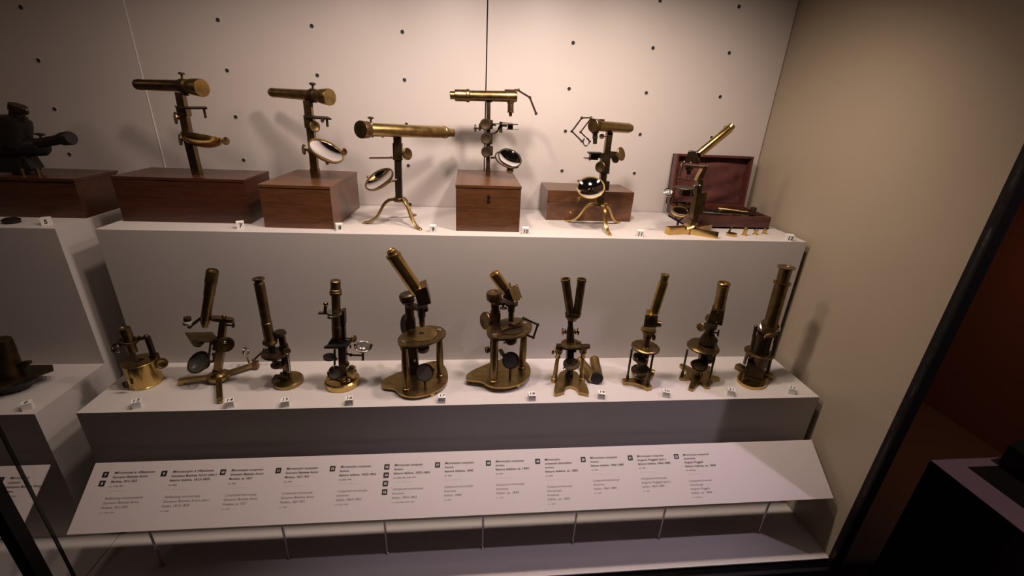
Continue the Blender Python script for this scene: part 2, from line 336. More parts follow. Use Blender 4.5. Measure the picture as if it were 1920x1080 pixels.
b = B(); b.rev((17.7, -6, 215.6), (30.4, -13, 215), [(0, 16.8), (1, 16.8)], 32).bar((26.8, -10, 230), (25.1, -10, 197.4), 9, 5.8, up=(0, 1, 0)).cyl((16.5, -8, 200.6), (14.6, -8, 185.9), 3.3); b.out('collar', 'bronze', T, bevel=.5)
b = B(); b.tscrew((23.8, -10, 229.9), (24.3, -10, 242.7), 2.9, 8.2).cyl((24.1, -10, 229.2), (24.4, -10, 231.7), 7); b.out('focus_screw', 'bronze', T)
b = B(); b.plate([(-15.1, 14, 164.7), (59.9, -30, 165.5), (73.1, -45, 161.4), (-7.8, -10, 161.2)], (0, 0, -3.7)).cyl((58.3, -34, 161.8), (57.7, -34, 139.6), 3.3).ball((46.3, -30, 156.4), 4.5); b.out('stage', 'bronze', T)
b = B(); b.knob((16.9, -10, 137.4), (.7, -.7, .1), 14.8, 6.6, 7.4); b.out('focus_knob', 'brown', T)
b = B(); b.knob((-19.7, -8, 75.9), (-.8, -.55, .1), 14, 5.8, 12.3); b.out('clamp_knob', 'brown', T)
mirror(T, (43.6, -22, 75.2), (0.5, -0.3, 0.8), 48.5, 'brass')
b = B(); b.cyl((-8.6, -8, 70.4), (2.3, -14, 72.9), 3.7); b.out('mirror_arm', 'steel', T)
b = B(); b.cyl((82.6, -26, 75.5), (88.9, -26, 75.7), 2.5); b.out('mirror_stem', 'brown', T)
b = B(); b.ball((47.3, -30, 46.2), 4.5); b.out('mirror_button', 'brass', T)
b = B(); b.knob((92.4, -26, 75.5), (.85, -.5, 0), 9.9, 4.1); b.out('mirror_knob', 'brown', T)

# 9: tripod reflecting microscope
def tripod_leg(T, hub, foot, r=6.0, material='brass'):
    f = V(foot); h = V(hub); out_ = Vector((f.x - h.x, f.y - h.y, 0)); P = lambda t, z: (h.x + out_.x * t, h.y + out_.y * t, z)
    H = h.z; pts = [P(0.0, H), P(.14, H + 1.5), P(.30, H * .98), P(.44, H * .80), P(.54, H * .52), P(.66, H * .26), P(.82, H * .10), P(1.0, 3.2)]
    b = B(); b.strip(smooth_path(pts, 2), r * 1.9, r * 1.8, r * 1.7, r * .95); o = b.out('leg', material, T)
    q = B(); q.rev((f.x, f.y, 0), (f.x, f.y, 5), [(0, r * .95), (.6, r), (1, r * .6)], 14); q.out('foot', material, o)
T = thing('brass_microscope', 'brass telescope-like microscope on three curved legs, with oval silvery mirror, beside cube 9', 'microscope', (728, 333, 386.7), 'horizontal reflecting microscopes')
hub = (-3.7, 0, 68.8)
for ft in ((-101, -11.8, 0), (59.4, -67.9, 0), (27, 97, 0)): tripod_leg(T, hub, ft, 5.5, 'brass')
b = B(); b.rev(add(hub, (0, 0, -6)), add(hub, (0, 0, 6)), [(0, 13.8), (.4, 18.6), (.8, 18.6), (1, 15.9)], 6); b.out('hub', 'brown', T)
b = B(); b.bar(hub, (-0.5, 0, 180.7), 17.9, 16.6, up=(0, 1, 0)); b.out('post', 'bronze', T, bevel=.6)
b = B(); b.bar((-0.7, 0, 177.5), (0.7, 0, 220.9), 24.2, 21.4, up=(0, 1, 0)).bar((0.6, 0, 219.3), (1.2, 0, 242.9), 20, 17.9, up=(0, 1, 0)); b.out('slide_block', 'brown', T, bevel=.7)
b = B(); b.rev((-61.2, -80, 257.1), (121.8, 112, 246.1), [(0, 15.2), (.02, 16.2), (.97, 16.2), (.975, 17.3), (1, 17.3)], 40); b.out('body_tube', 'brass', T)
b = B(); b.rev((121.8, 112, 246.1), (143.4, 131, 244.4), [(0, 14.8), (.25, 14.8), (.28, 12.1), (1, 12.1), (1, 8.3), (.85, 6.9), (.85, 0)], 32); b.out('eyepiece', 'brass', T)
b = B(); b.rev((-59.2, -78, 256.8), (-71.9, -100, 258.1), [(0, 16.6), (.1, 20), (.9, 21.1), (1, 20.4), (1, 0)], 40); b.out('end_drum', 'brown', T)
b = B(); b.tscrew((-51.6, -72, 270.3), (-51.1, -72, 284.1), 2.4, 7.6).rev((-51, -72, 269.8), (-51.1, -72, 272.7), [(0, 9), (1, 6.9)], 18).plate([(-47.6, -66, 266.7), (-27.4, -40, 265.7), (-26.9, -44, 264.2), (-46.6, -72, 265.3)], (0, 0, -2.1)); b.out('focus_screw', 'brown', T)
for q in ((-30.7, -40, 240.4), (-50.9, -68, 241.9)):
    b = B(); b.ball(q, 4.1); b.out('screw', 'bronze', T)
b = B(); b.plate([(-67, -50, 186.4), (-60.6, -58, 188.8), (-5.9, -6, 185.8), (-8.5, 10, 181.3), (-60, -30, 184.1)], (0, 0, -3.1)).ball((-16.8, -10, 185.2), 2.4); b.out('stage', 'brown', T)
b = B(); b.knob((25.3, -6, 194.3), (.75, -.65, .1), 15.9, 6.9, 13.8); b.out('focus_knob', 'brown', T)
mirror(T, (-48.6, -30, 127.9), (-0.42, -0.42, 0.8), 43.1, 'brown')
b = B(); b.tube(smooth_path([(-6.2, -4, 125), (-11.9, -12, 122.1), (-16.9, -22, 124.2), (-24, -30, 121.4)], 2), 3.5); b.out('mirror_arm', 'steel', T)
b = B(); b.ball((-78.3, -30, 134.1), 3.5); b.out('mirror_pivot', 'brown', T)

# 10: compound microscope on the square box
T = thing('dark_microscope', 'dark horizontal microscope with jointed arm and silvery mirror, on the square box with keyhole', 'microscope', (977, 422, 513.2), 'horizontal compound microscopes')
b = B(); b.bar((0, 0, 0), (-0.1, 0, 24.7), 13.9, 13, up=(0, 1, 0)); b.out('post_socket', 'brown', T, bevel=.5)
b = B(); b.bar((-0.1, 0, 22.5), (-3.3, 0, 208.6), 11.3, 11.3, up=(0, 1, 0)); b.out('post', 'bronze', T, bevel=.4)
b = B(); b.rev((-111.3, 0, 219.7), (-96.9, 0, 220.4), [(0, 8.7), (.1, 10.8), (1, 10.8)]).rev((-97.8, 0, 220.3), (-67.2, 0, 221), [(0, 14.3), (.05, 15.6), (1, 15.6)], 32).rev((-67.2, 0, 221), (-55.7, 0, 221.1), [(0, 15.6), (.2, 17.4), (.8, 17.4), (1, 14.7)], 32); b.out('eyepiece', 'brown', T)
b = B(); b.rev((-57.7, 0, 221), (76.9, 0, 225), [(0, 13.9), (.97, 14.7), (1, 13.4), (1, 0)], 36); b.out('body_tube', 'brown', T)
b = B(); b.bar((41.9, 0, 236.4), (69.2, 0, 236.9), 13, 11.3); b.out('tube_block', 'bronze', T, bevel=.4)
b = B(); b.bar((-9.7, 0, 210.2), (7.1, 0, 210.6), 11.3, 7.8); b.out('post_head', 'bronze', T, bevel=.4)
b = B(); b.rev((59.7, 0, 213.4), (61.1, 0, 171.8), [(0, 10.4), (.15, 10.4), (.18, 8.7), (.65, 8.7), (.68, 10), (.74, 10), (.78, 4.8), (1, 4.3)]); b.out('objective', 'brown', T)
for p, q in (((68.9, 0, 242.3), (80.7, 0, 242.1)), ((79.5, 0, 241.2), (113.9, 0, 224.4)), ((113.9, 0, 224.4), (134.6, 0, 182.9))):
    b = B(); b.bar(p, q, 4.8, 5.6, up=(0, 1, 0)).ball(q, 4.3); b.out('arm_link', 'bronze', T)
b = B(); b.cyl((133.5, 0, 186), (136.5, 0, 179.8), 3.9); b.out('arm_tip', 'black', T)
for (c, r) in (((-10.8, -12, 147.7), 16.1), ((-7.8, -12, 109.2), 16.1), ((-6.1, -12, 72.6), 15.6)):
    b = B(); b.knob(c, (-.12, -.98, .1), r, 6.1, 6); b.out('focus_knob', 'bronze', T)
b = B(); b.box((-1.8, 0, 147.5), (24.3, 17.4, 24.3)).box((1.3, 0, 109.1), (18.2, 15.6, 30.4)).box((3, 0, 74.7), (19.1, 15.6, 26)).bar((4.6, 0, 147.8), (20.9, 0, 146.1), 8.7, 7.8, h2=2.6); b.out('slide_block', 'bronze', T, bevel=.8)
b = B(); b.tscrew((-16.6, 0, 136.9), (-38.8, 0, 136), 2.6, 10.8).cyl((-38.8, 0, 136), (-44.3, 0, 135.8), 2.6).box((-26.4, 0, 139.3), (6.1, 6.9, 19.1)); b.out('stage_screw', 'bronze', T)
b = B(); b.plate([(10.5, 16, 151), (83.6, 16, 151.6), (81.5, -24, 152.5), (8.3, -24, 151.8)], (0, 0, -2.2)).cyl((30.9, -12, 156.6), (31.5, -12, 127.4), 2.2).cyl((35.1, -12, 156.8), (36.2, -12, 126.8), 2.2).plate([(39.5, 12, 155.2), (70, 12, 154), (67.8, -10, 154.5), (37.9, -10, 155.6)], (0, 0, -1.3)); b.out('stage', 'bronze', T)
b = B(); b.tube(smooth_path([(7.8, 0, 123.3), (18.1, 0, 124.9), (26.5, 0, 131.7), (29.6, 0, 144), (39, 0, 146), (51.9, 0, 145.7)], 2), 2.6).box((61.2, -4, 142.7), (14.7, 12.1, 13)).plate([(50.9, 10, 136.6), (87.2, 10, 137.7), (84.5, -14, 138.5), (49, -14, 137.5)], (0, 0, -1.3)); b.out('condenser_arm', 'bronze', T)
mirror(T, (62.6, -20, 57.9), (0.24, -0.6, 0.76), 36.4, 'steel', dish=.22)
b = B(); b.cyl((7.6, -6, 56.1), (18.6, -12, 57.2), 3).ring((56.9, -18, 53.3), (0.24, -0.45, 0.85), 38.2, 2.2, a0=100, a1=300); b.out('mirror_fork', 'bronze', T)
b = B(); b.knob((62.2, -44, 28.1), (.0, -.98, .15), 10.4, 5.2); b.out('mirror_knob', 'gold', T)

# 11: tripod compound microscope
T = thing('brass_microscope', 'brass tripod microscope with folded zigzag arms and oval silvery mirror, before the figured-wood box', 'microscope', (1300, 335, 386.7), 'horizontal compound microscopes')
hub = (7.4, 0, 66.8)
for ft in ((-75.3, 59.3, 0), (18.2, -89.3, 0), (91.3, 57.2, 0)): tripod_leg(T, hub, ft, 6, 'gold')
b = B(); b.rev(add(hub, (0, 0, -5)), add(hub, (0, 0, 6)), [(0, 11.3), (.4, 18.1), (1, 16.6)], 24); b.out('hub', 'brass', T)
b = B(); b.bar(hub, (5.5, 0, 166.3), 17.3, 15.8, up=(0, 1, 0)); b.out('post', 'brown', T, bevel=.5)
b = B(); b.bar((7.2, 0, 159.2), (5.4, 0, 202), 24.9, 19.6, up=(0, 1, 0)).bar((18, 0, 111.7), (17.6, 0, 137.6), 15.1, 15.1, up=(0, 1, 0)); b.out('slide_block', 'bronze', T, bevel=.6)
b = B(); b.bar((7.6, 0, 202.1), (8.1, 0, 271.2), 16.6, 15.1, up=(0, 1, 0)).bar((2.2, 0, 268.3), (15.8, 0, 268.8), 15.1, 8.3); b.out('upper_bar', 'brown', T, bevel=.5)
b = B(); b.rev((-44.5, -32, 288.1), (82.2, 52, 282.2), [(0, 13.9), (.96, 13.9), (1, 12.4)], 36); b.out('body_tube', 'brass', T)
b = B(); b.rev((82.2, 52, 282.2), (91.4, 58, 281.5), [(0, 11.3), (.6, 10.5), (1, 6.8), (1, 0)], 28); b.out('eyepiece', 'brown', T)
b = B(); b.rev((-37.7, -28, 288.2), (-51.8, -38, 288.4), [(0, 16.9), (.9, 17.7), (1, 16.6), (1, 0)], 36).bar((-49.5, -24, 300.5), (-17.6, -10, 300), 15.1, 9.8); b.out('prism_head', 'brown', T, bevel=.5)
b = B(); b.rev((-41.6, -32, 276.1), (-38.1, -32, 241.5), [(0, 9.8), (.2, 9.8), (.22, 6.8), (.5, 6.8), (.52, 7.9), (.56, 7.9), (.6, 6), (1, 5.3)]); b.out('objective', 'bronze', T)
b = B(); b.knob((-20.7, -30, 261.7), (-.3, -.9, .1), 6.8, 3.4).cyl((-17.3, -26, 261.2), (3.8, -10, 260.9), 1.5); b.out('clamp_knob', 'bronze', T)
zz = [(-56.2, -30, 307.5), (-81.3, -30, 306.1), (-105.1, -30, 271.2), (-75.6, -30, 247.2)]
for p, q in zip(zz, zz[1:]):
    b = B(); b.bar(p, q, 3.4, 3.8, up=(0, 1, 0)).ball(p, 3.8).ball(q, 3.8); b.out('arm_link', 'bronze', T)
zz = [(-59.3, -40, 305.8), (-83.4, -40, 270.7), (-55.4, -40, 248.2)]
for p, q in zip(zz, zz[1:]):
    b = B(); b.bar(p, q, 3, 3.4, up=(0, 1, 0)).ball(p, 3.4).ball(q, 3.4); b.out('arm_link', 'bronze', T)
b = B(); b.ring((-63.9, -34, 245.7), (.35, -.9, .15), 10.2, 1.9); b.out('lens_ring', 'steel', T)
b = B(); b.plate([(-47.3, 6, 217.8), (-6.3, 12, 217.2), (-16.7, -30, 219.1), (-56.3, -40, 219.4)], (0, 0, -3.8)).box((-32.2, -12, 207), (21.8, 18.8, 18.1)).bar((-19.8, 0, 208.2), (-1.1, 0, 208.8), 12.8, 13.6).plate([(-61.5, -10, 202.9), (-38.6, -10, 203.7), (-46.4, -40, 202.1), (-64.7, -40, 204.2)], (0, 0, -1.5)).cyl((-49.4, -36, 206), (-48.5, -36, 198.1), 2.3); b.out('stage', 'bronze', T, bevel=.3)
b = B(); b.bar((15.3, 0, 212.2), (38.1, 0, 210.2), 17.3, 18.8).knob((37.1, 6, 204.2), (.55, -.8, .2), 15.8, 7.5); b.out('rack_block', 'bronze', T, bevel=.4)
b = B(); b.knob((43.7, -18, 216.6), (.62, -.72, .3), 18.8, 5.3, 12); b.out('focus_knob', 'brass', T)
b = B(); b.knob((-12.1, -20, 179.2), (-.7, -.7, .1), 15.1, 5.3, 8); b.out('clamp_knob', 'brown', T)
mirror(T, (-37.7, -38, 123.6), (-0.2, -0.62, 0.76), 39.2, 'brass', dish=.22)
b = B(); b.ball((-74.9, -38, 142.1), 3.4); b.out('mirror_pivot', 'brown', T)
b = B(); b.tube(smooth_path([(15.4, -4, 116.1), (6.1, -20, 107.7), (-4.7, -34, 104.2)], 2), 3).ball((-4.3, -34, 104.2), 4.1); b.out('mirror_arm', 'brown', T)

# 12: open case with red lining
T = thing('open_instrument_case', 'open dark red wooden case with crumpled purple-red lining and instrument tray', 'case', (1602, 350, 386.7), None, 0)
w, d, hb = 268, 150, 40
def tray(b, x0, x1, y0, y1, z0, z1, t=7, floor_=5):
    b.box(((x0 + x1) / 2, (y0 + y1) / 2, z0 + floor_ / 2), (x1 - x0, y1 - y0, floor_))
    for c, s_ in ((((x0 + x1) / 2, y0 + t / 2), (x1 - x0, t)), (((x0 + x1) / 2, y1 - t / 2), (x1 - x0, t)), ((x0 + t / 2, (y0 + y1) / 2), (t, y1 - y0 - 2 * t)), ((x1 - t / 2, (y0 + y1) / 2), (t, y1 - y0 - 2 * t))):
        b.box((c[0], c[1], (z0 + z1) / 2), (s_[0], s_[1], z1 - z0))
b = B(); tray(b, 0, w, 0, d, 0, hb); b.out('body', 'red_wood', T)
lid_e = B(); tray(lid_e, 0, w, 0, 166, 0, 34); lid = lid_e.out('lid', 'red_wood', T); 
lid.rotation_euler = (math.radians(86), 0, 0); lid.location = (0, (d + 35) * MM, (hb - 2.5) * MM)
g = B(); n_ = 24; gv = []
for i in range(n_ + 1):
    row = []
    for j in range(n_ + 1):
        u, v = i / n_, j / n_; zz_ = 9 + 9 * min(1, 6 * min(u, 1 - u, v, 1 - v)) + 2.2 * math.sin(9 * v + 5 * u + 2 * math.sin(7 * u)) + 1.6 * math.sin(17 * v - 11 * u)
        row.append(g.bm.verts.new((8 + (w - 16) * u, 8 + 150 * v, zz_)))
    gv.append(row)
for i in range(n_):
    for j in range(n_): g.bm.faces.new((gv[i][j], gv[i + 1][j], gv[i + 1][j + 1], gv[i][j + 1]))
g.out('lining', 'velvet', lid)
b = B(); b.box((w / 2, d / 2, hb - 12), (w - 15, d - 15, 4)); ins = b.out('tray_insert', 'black', T)
def loose(name, label, make, material, p, rz=0):
    t_ = thing(name, label, 'instrument part', p, None, rz); b = B(); make(b); b.out('body', material, t_); return t_
ca, sa = math.cos(math.radians(0)), math.sin(math.radians(0))
def intray(x, y): return (1602 + x * ca - y * sa, 350 + x * sa + y * ca, 386.7 + hb - 9.5)
loose('brass_rod', 'thin steel rod lying slantwise in the open case', lambda b: b.cyl((-45, 0, 3), (45, 0, 3), 3), 'steel', intray(120, 60), -20)
loose('brass_tube', 'long brass tube lying in the open case', lambda b: b.rev((-50, 0, 7), (40, 0, 7), [(0, 7), (.7, 7), (.72, 5), (1, 5)]), 'brown', intray(198, 90), -30)
loose('lens_cell', 'dark lens cell lying in the open case beside the steel rod', lambda b: b.rev((0, 0, 0), (0, 0, 8), [(0, 11), (.8, 11), (1, 8), (.6, 7), (.6, 0)]), 'brown', intray(150, 96))
loose('tweezers', 'brass tweezers lying in the open case near the brass tube', lambda b: b.bar((-40, -4, 2), (40, 0, 2), 4, 2).bar((-40, 4, 2), (40, 0, 2), 4, 2), 'brass', intray(205, 50), -35)
loose('lens_tube', 'upright dark lens tube standing on the corner of the open case', lambda b: b.rev((0, 0, 0), (0, 0, 36), [(0, 8), (.35, 8), (.38, 12), (.5, 12), (.55, 9), (.95, 9), (.96, 8), (1, 8)]), 'bronze', intray(212, 16))
# loose objectives in front of the case
def objective_lens(c, h, r, label):
    t_ = thing('objective_lens', label, 'lens', add(c, (1700, 300, 386.7)), 'small brass objectives before the open case'); b = B()
    b.rev((0, 0, 0), (0, 0, h), [(0, r * 1.35), (.08, r * 1.35), (.12, r), (.6, r * .9), (.85, r * 1.15), (.97, r * 1.1), (1, r * .7), (1, 0)]); b.out('barrel', 'gold', t_)
    b = B(); b.rev((0, 0, h * .99), (0, 0, h * 1.08), [(0, r * .65), (.7, r * .5), (1, 0)]); b.out('lens_glass', 'lens', t_)
objective_lens((43.2, -24.5, 0), 22, 6.2, 'tallest of three small brass objectives standing before the open case')
objective_lens((85.1, -13.8, 0), 16, 6.2, 'middle brass objective between two others before the open case')
objective_lens((120.9, -3.3, 0), 15.5, 6, 'small brass objective nearest cube 12, before the open case')
t_ = thing('brass_clip', 'low brass disc with an upright dark lever, lying before the open case', 'instrument part', add((-2.3, -31.1, 0), (1700, 300, 386.7)))
b = B(); b.rev((0, 0, 0), (0, 0, 8), [(0, 14), (.2, 15), (.9, 15), (1, 14)]); b.out('disc', 'gold', t_)
b = B(); b.tube([(-6, 0, 8), (-9, 0, 14), (-7, 0, 20), (-3, 0, 27)], 3.5, r2=1.6); b.out('lever', 'bronze', t_)
# 12: microscope
T = thing('brass_microscope', 'brass microscope with slanting gold tube and block foot, before the open lined case', 'microscope', (1560, 285, 386.7))
b = B(); b.bar((-63, -16.5, 11), (15, 2.1, 11), 21, 22); b.out('foot_bar', 'gold', T, bevel=.8)
b = B(); b.bar((14.7, -7.1, 9), (76.3, -50, 9), 13, 18); b.out('foot_bar', 'gold', T, bevel=.8)
b = B(); b.bar((44.1, 14.7, 9), (102.3, 46.3, 9), 13, 18); b.out('foot_bar', 'brass', T, bevel=.8)
b = B(); b.box((18.5, 0, 11.6), (20, 20, 20)).rev((11.8, 0, 21.4), (8.7, 0, 27.7), [(0, 15), (.4, 24), (1, 20)]); b.out('hub', 'gold', T, bevel=.6)
b = B(); b.bar((20.2, 0, 25.2), (11.2, 0, 157.9), 15, 20, up=(0, 1, 0)).bar((23.1, 0, 62.6), (20.7, 0, 123), 30, 26, up=(0, 1, 0)).bar((7.3, 0, 33.9), (25.6, 0, 34.3), 20, 22, up=(0, 1, 0)); b.out('limb', 'brown', T, bevel=.8)
b = B(); b.tube([(-32.4, -10, 26.8), (-31.8, -10, 37.4)], 3).tube(smooth_path([(-43.6, -10, 51.2), (-38.1, -10, 41.7), (-26, -10, 40.2), (-15.9, -10, 57.1)], 3), 2.2); b.out('mirror_fork', 'black', T)
mirror(T, (-33.9, -12, 67.6), (-.1, -.35, .93), 24, 'gold', back=.5)
b = B(); b.bar((-9, -8, 67.2), (-9.4, -8, 94.8), 6, 6, up=(0, 1, 0)).bar((-47.4, -8, 88.7), (-5.8, -8, 86.3), 8, 8).rev((-27.1, -10, 89.7), (-27.9, -10, 84.5), [(0, 20), (1, 18)]); b.out('substage', 'bronze', T)
b = B(); b.rev((-32.4, -10, 136.7), add((-32.4, -10, 136.7), (0, 0, -4)), [(0, 31), (.3, 32), (1, 31)], 32).box((-29.7, -10, 123.5), (24, 24, 18)).tube([(-11.2, -14, 131.4), (-7.7, -14, 114.8)], 2).ball((-5.8, -14, 114.5), 3.5); b.out('stage', 'bronze', T)
b = B(); b.ball((-7.4, -16, 141.8), 3.5).ball((8.1, -16, 143.1), 3.5).bar((-8.6, -14, 139.8), (11.3, -14, 141.2), 10, 6); b.out('stage_clip', 'steel', T)
b = B(); b.tube([(-61, -12, 94.3), (-67, -12, 89.1), (-69.3, -12, 100.9), (-63.2, -12, 114.5), (-67.6, -12, 119.4)], 2.2).bar((-61, -12, 94.3), (-17.9, -8, 92.9), 5, 5); b.out('condenser_arm', 'bronze', T)
b = B(); b.ring((-80.4, -14, 122), (-.2, -.75, .6), 11, 2.2); r_ = b.out('condenser_ring', 'steel', T)
b = B(); b.rev((-80.4, -14, 122), add((-80.4, -14, 122), (-.6, -2.2, 1.8)), [(0, 10), (.5, 8), (1, 0)]); b.out('condenser_lens', 'lens', r_)
b = B(); b.bar((-50.8, -10, 196.4), (19.2, -10, 193.2), 24, 6).bar((9.4, 0, 166.1), (18.3, 0, 189.3), 13, 18, up=(0, 1, 0)).bar((6.8, 0, 153.6), (10.8, 0, 167.8), 15, 18, up=(0, 1, 0)); b.out('arm', 'brass', T, bevel=.6)
b = B(); b.rev((-31.3, -10, 193.9), (-29.3, -10, 172.2), [(0, 11), (.4, 11), (.45, 7), (1, 6)]); b.out('objective', 'bronze', T)
b = B(); b.plate([(-47.6, -22, 235.7), (-21.9, -22, 234.3), (-9.8, -22, 202.6), (-55.8, -22, 205.7)], (16, 28, 0)); b.out('prism_box', 'bronze', T, bevel=.8)
for q in ((-43.5, -22, 233.9), (-23.7, -22, 233.1), (-54, -22, 207.7), (-35.4, -22, 205.8)):
    b = B(); b.ball(q, 2.0); b.out('screw', 'steel', T)
b = B(); b.rev((-10.5, -6, 226.7), (72.3, 8, 295.7), [(0, 11.3), (.97, 11.3), (1, 10.6)], 36); b.out('body_tube', 'gold', T)
b = B(); b.rev((69.5, 8, 293), (80.4, 10, 305.9), [(0, 9.9), (.85, 9.6), (.95, 7.9), (1, 5.1), (1, 0)], 32).tube([(55.6, 6, 295.9), (54.3, 6, 301.2), (62.6, 6, 302.3)], 1.5); b.out('eyepiece', 'brass', T)
for q in ((-52.8, -14, 196.9), (14.8, -14, 195.6)):
    b = B(); b.knob(q, (0, -1, .2), 5, 6); b.out('screw', 'steel', T)
b = B(); b.tube([(-52.6, -14, 196.1), (-56.2, -14, 163), (-31.4, -18, 159.5)], 2.2).ball((-56.2, -14, 163), 3.4).ball((-31, -18, 159.5), 3.4).tube([(-31.6, -18, 160.3), (-35.7, -18, 167.5)], 1.6); b.out('lens_arm', 'bronze', T)

# neighbouring section: black instrument on its box
T = thing('black_instrument', 'black silhouetted optical instrument with side tube, standing on the dark box', 'instrument', (-215, 380, 490.2))
b = B(); b.bar((-48.8, 0, 39.5), (-49.6, 0, 5), 54.1, 60, up=(0, 1, 0)); b.bm.verts.ensure_lookup_table(); b.out('pedestal', 'black', T, bevel=2)
b = B(); b.bar((-37.5, 0, 39.9), (-27.3, 0, 6.8), 51, 40, up=(0, 1, 0)); b.out('pedestal_plate', 'black', T, bevel=2)
for q in ((300, 1025), (500, 1020)):
    pass
b = B(); b.cyl((-15.3, -34.2, 0), add((-15.3, -34.2, 0), (0, 0, 18)), 5); b.out('foot', 'brown', T)
b = B(); b.cyl((11.1, -22.1, 0), add((11.1, -22.1, 0), (0, 0, 18)), 5); b.out('foot', 'brown', T)
b = B(); b.rev((-89.5, 0, 57.9), (37.4, 0, 70.4), [(0, 22.4), (.9, 22.4), (.97, 16.3), (1, 6.1)], 32); b.out('drum', 'black', T)
b = B(); b.rev((25.9, -10, 78.7), (93.7, -20, 92.8), [(0, 12.2), (1, 11.8)]).rev((91.7, -20, 92.1), (124.3, -28, 97.5), [(0, 13.1), (.2, 15.9), (.9, 16.7), (1, 15.1), (1, 0)], 32); b.out('side_tube', 'black', T)
b = B(); b.tscrew((27.6, 0, 85.8), (29.5, 0, 99.9), 2.4, 10.6); b.out('screw', 'black', T)
b = B(); b.rev((-36.6, 0, 71.6), (-11.4, 0, 140.7), [(0, 30.6), (.75, 31), (.93, 28.6), (1, 16.3)], 32); b.out('upright_tube', 'black', T)
b = B(); b.rev((-12.1, 0, 136), (2.2, 0, 169.2), [(0, 14.7), (.5, 14.7), (.6, 17.3), (1, 17.3)], 28).ball((30.8, -20, 157), 8.6, (1, .6, 1.1)).ball((20.1, -15, 140.7), 7.3, (1.2, .8, .5)); b.out('eyepiece', 'bronze', T)
b = B(); b.rev((0, 0, 0), (0, 0, 12), [(0, 17), (.7, 18), (1, 12)], 24); o = b.out('black_disc', 'black', None); o.location = (-0.222, 0.262, H1); tag(o, 'small black disc lying at the foot of the dark box', 'disc')


# ---------------------------------------------------------------- lower step
# 13: drum microscope
T = thing('drum_microscope', 'squat gold drum microscope with round brass top plate and side column, beside cube 13', 'microscope', (78, 122, 0))
top = (-13.3, 0, 67.8); tz = top[2]
b = B(); b.rev((0, 0, 0), (0, 0, tz - 4), [(0, 38), (.02, 38.6), (.06, 38.6), (.07, 37.6), (1, 35.5)], 48); b.out('drum', 'gold', T)
b = B(); b.rev((0, 0, tz - 4), (0, 0, tz), [(0, 36), (.2, 37.5), (.8, 37.5), (1, 36.5), (1, 10), (.2, 10), (.2, 0)], 48); b.out('top_plate', 'brass', T)
b = B(); b.cyl((0, 0, tz - 3.1), (0, 0, tz - 2.6), 9.8); b.out('stage_hole', 'black', T)
b = B(); b.bar((-14.1, -44, 16.1), (-15.4, -44, 31.6), 9, 6, up=(0, 1, 0)).ball((-12.3, -46, 25.9), 5); b.out('mirror_lever', 'black', T)
b = B(); b.bar((24.7, 20, 39.4), (27.1, 16, 76.3), 15, 15, up=(0, 1, 0)); b.bar((26.4, 16, 73.5), (26.2, 14, 129.7), 9.5, 9.5, up=(0, 1, 0)); b.out('column', 'bronze', T, bevel=.6)
b = B(); b.knob((45.4, 8, 52.9), (.5, -.83, .2), 14.3, 9.5, 14); b.out('focus_knob', 'brass', T)
b = B(); b.bar((28.1, 14, 128.6), (-15.2, 4, 119.9), 9, 6).ball((25.3, 12, 130.3), 6).cyl((8.8, 10, 125.8), (10.5, 10, 132.1), 3.2).ring((-9.8, 0, 124.9), (0.2, 0, 1), 17, 4); b.out('arm', 'bronze', T, bevel=.5)
b = B(); b.rev((-7.4, 0, 92.6), (-9.8, 0, 161.7), [(0, 10.5), (.55, 11.5), (.56, 12.4), (.99, 12.6), (1, 10.5), (.97, 9.5), (.97, 0)], 32); b.out('body_tube', 'brown', T)
b = B(); b.tube([(-10.1, -8, 126.2), (-17.1, -12, 122.4), (-25.2, -14, 115.6)], 3.2).ring((-32.9, -16, 115.5), (-.5, -.6, .6), 9.5, 3); b.out('condenser_arm', 'bronze', T)
b = B(); b.ball((-30.4, -14, 102.9), 3.5).ball((-23, -18, 120.1), 3); b.out('screw', 'steel', T)

# 14: folding tripod microscope
T = thing('folding_microscope', 'brown microscope on three flat folding feet with dark mirror, beside cube 14', 'microscope', (256, 129, 0))
for ft in ((-87.4, -21.9, 3), (53.1, -102.6, 3), (70.9, 55.6, 3)):
    f_ = V(ft); u_ = Vector((f_.x, f_.y, 0)).normalized(); ln = Vector((f_.x, f_.y, 0)).length
    b = B(); b.bar(u_ * 14 + Vector((0, 0, 13)), u_ * ln + Vector((0, 0, 13)), 13, 8).bar(u_ * (ln - 4) + Vector((0, 0, 9.5)), u_ * (ln - 4) + Vector((0, 0, 0)), 8, 13, up=u_); b.out('foot', 'brass', T, bevel=.8)
b = B(); b.rev((0, 0, 7), (0, 0, 25), [(0, 26), (.3, 27), (.55, 27), (.6, 20), (.85, 16), (1, 11)], 40); b.out('hub', 'brass', T)
b = B(); b.ball((-0.3, 0, 26.8), 11.9).bar((2.8, 0, 34.9), (21.9, 0, 91.8), 17.1, 14.9, up=(0, 1, 0)); b.out('joint', 'brown', T, bevel=.6)
b = B(); b.bar((16, 0, 83.2), (47, 0, 183.8), 14.9, 13.4, up=(0, 1, 0)); b.out('limb', 'brown', T, bevel=.6)
b = B(); b.bar((16.4, 0, 94), (28, 0, 125.9), 23.1, 18.6, up=(0, 1, 0)); b.out('slide_block', 'bronze', T, bevel=.6)
b = B(); b.knob((46.6, -16, 118), (.45, -.85, .3), 19.4, 8.9, 10); b.out('focus_knob', 'brown', T)
b = B(); b.ball((51.3, -28, 130.8), 4.1); b.out('knob_button', 'steel', T)
b = B(); b.plate([(-85, 44.9, 120), (-18.1, 48.2, 120), (24.3, 1.5, 120), (-40.2, -9.4, 120)], (0, 0, -3)); b.out('stage', 'brown', T, bevel=.5)
st = (-12.7, 0, 130.4)
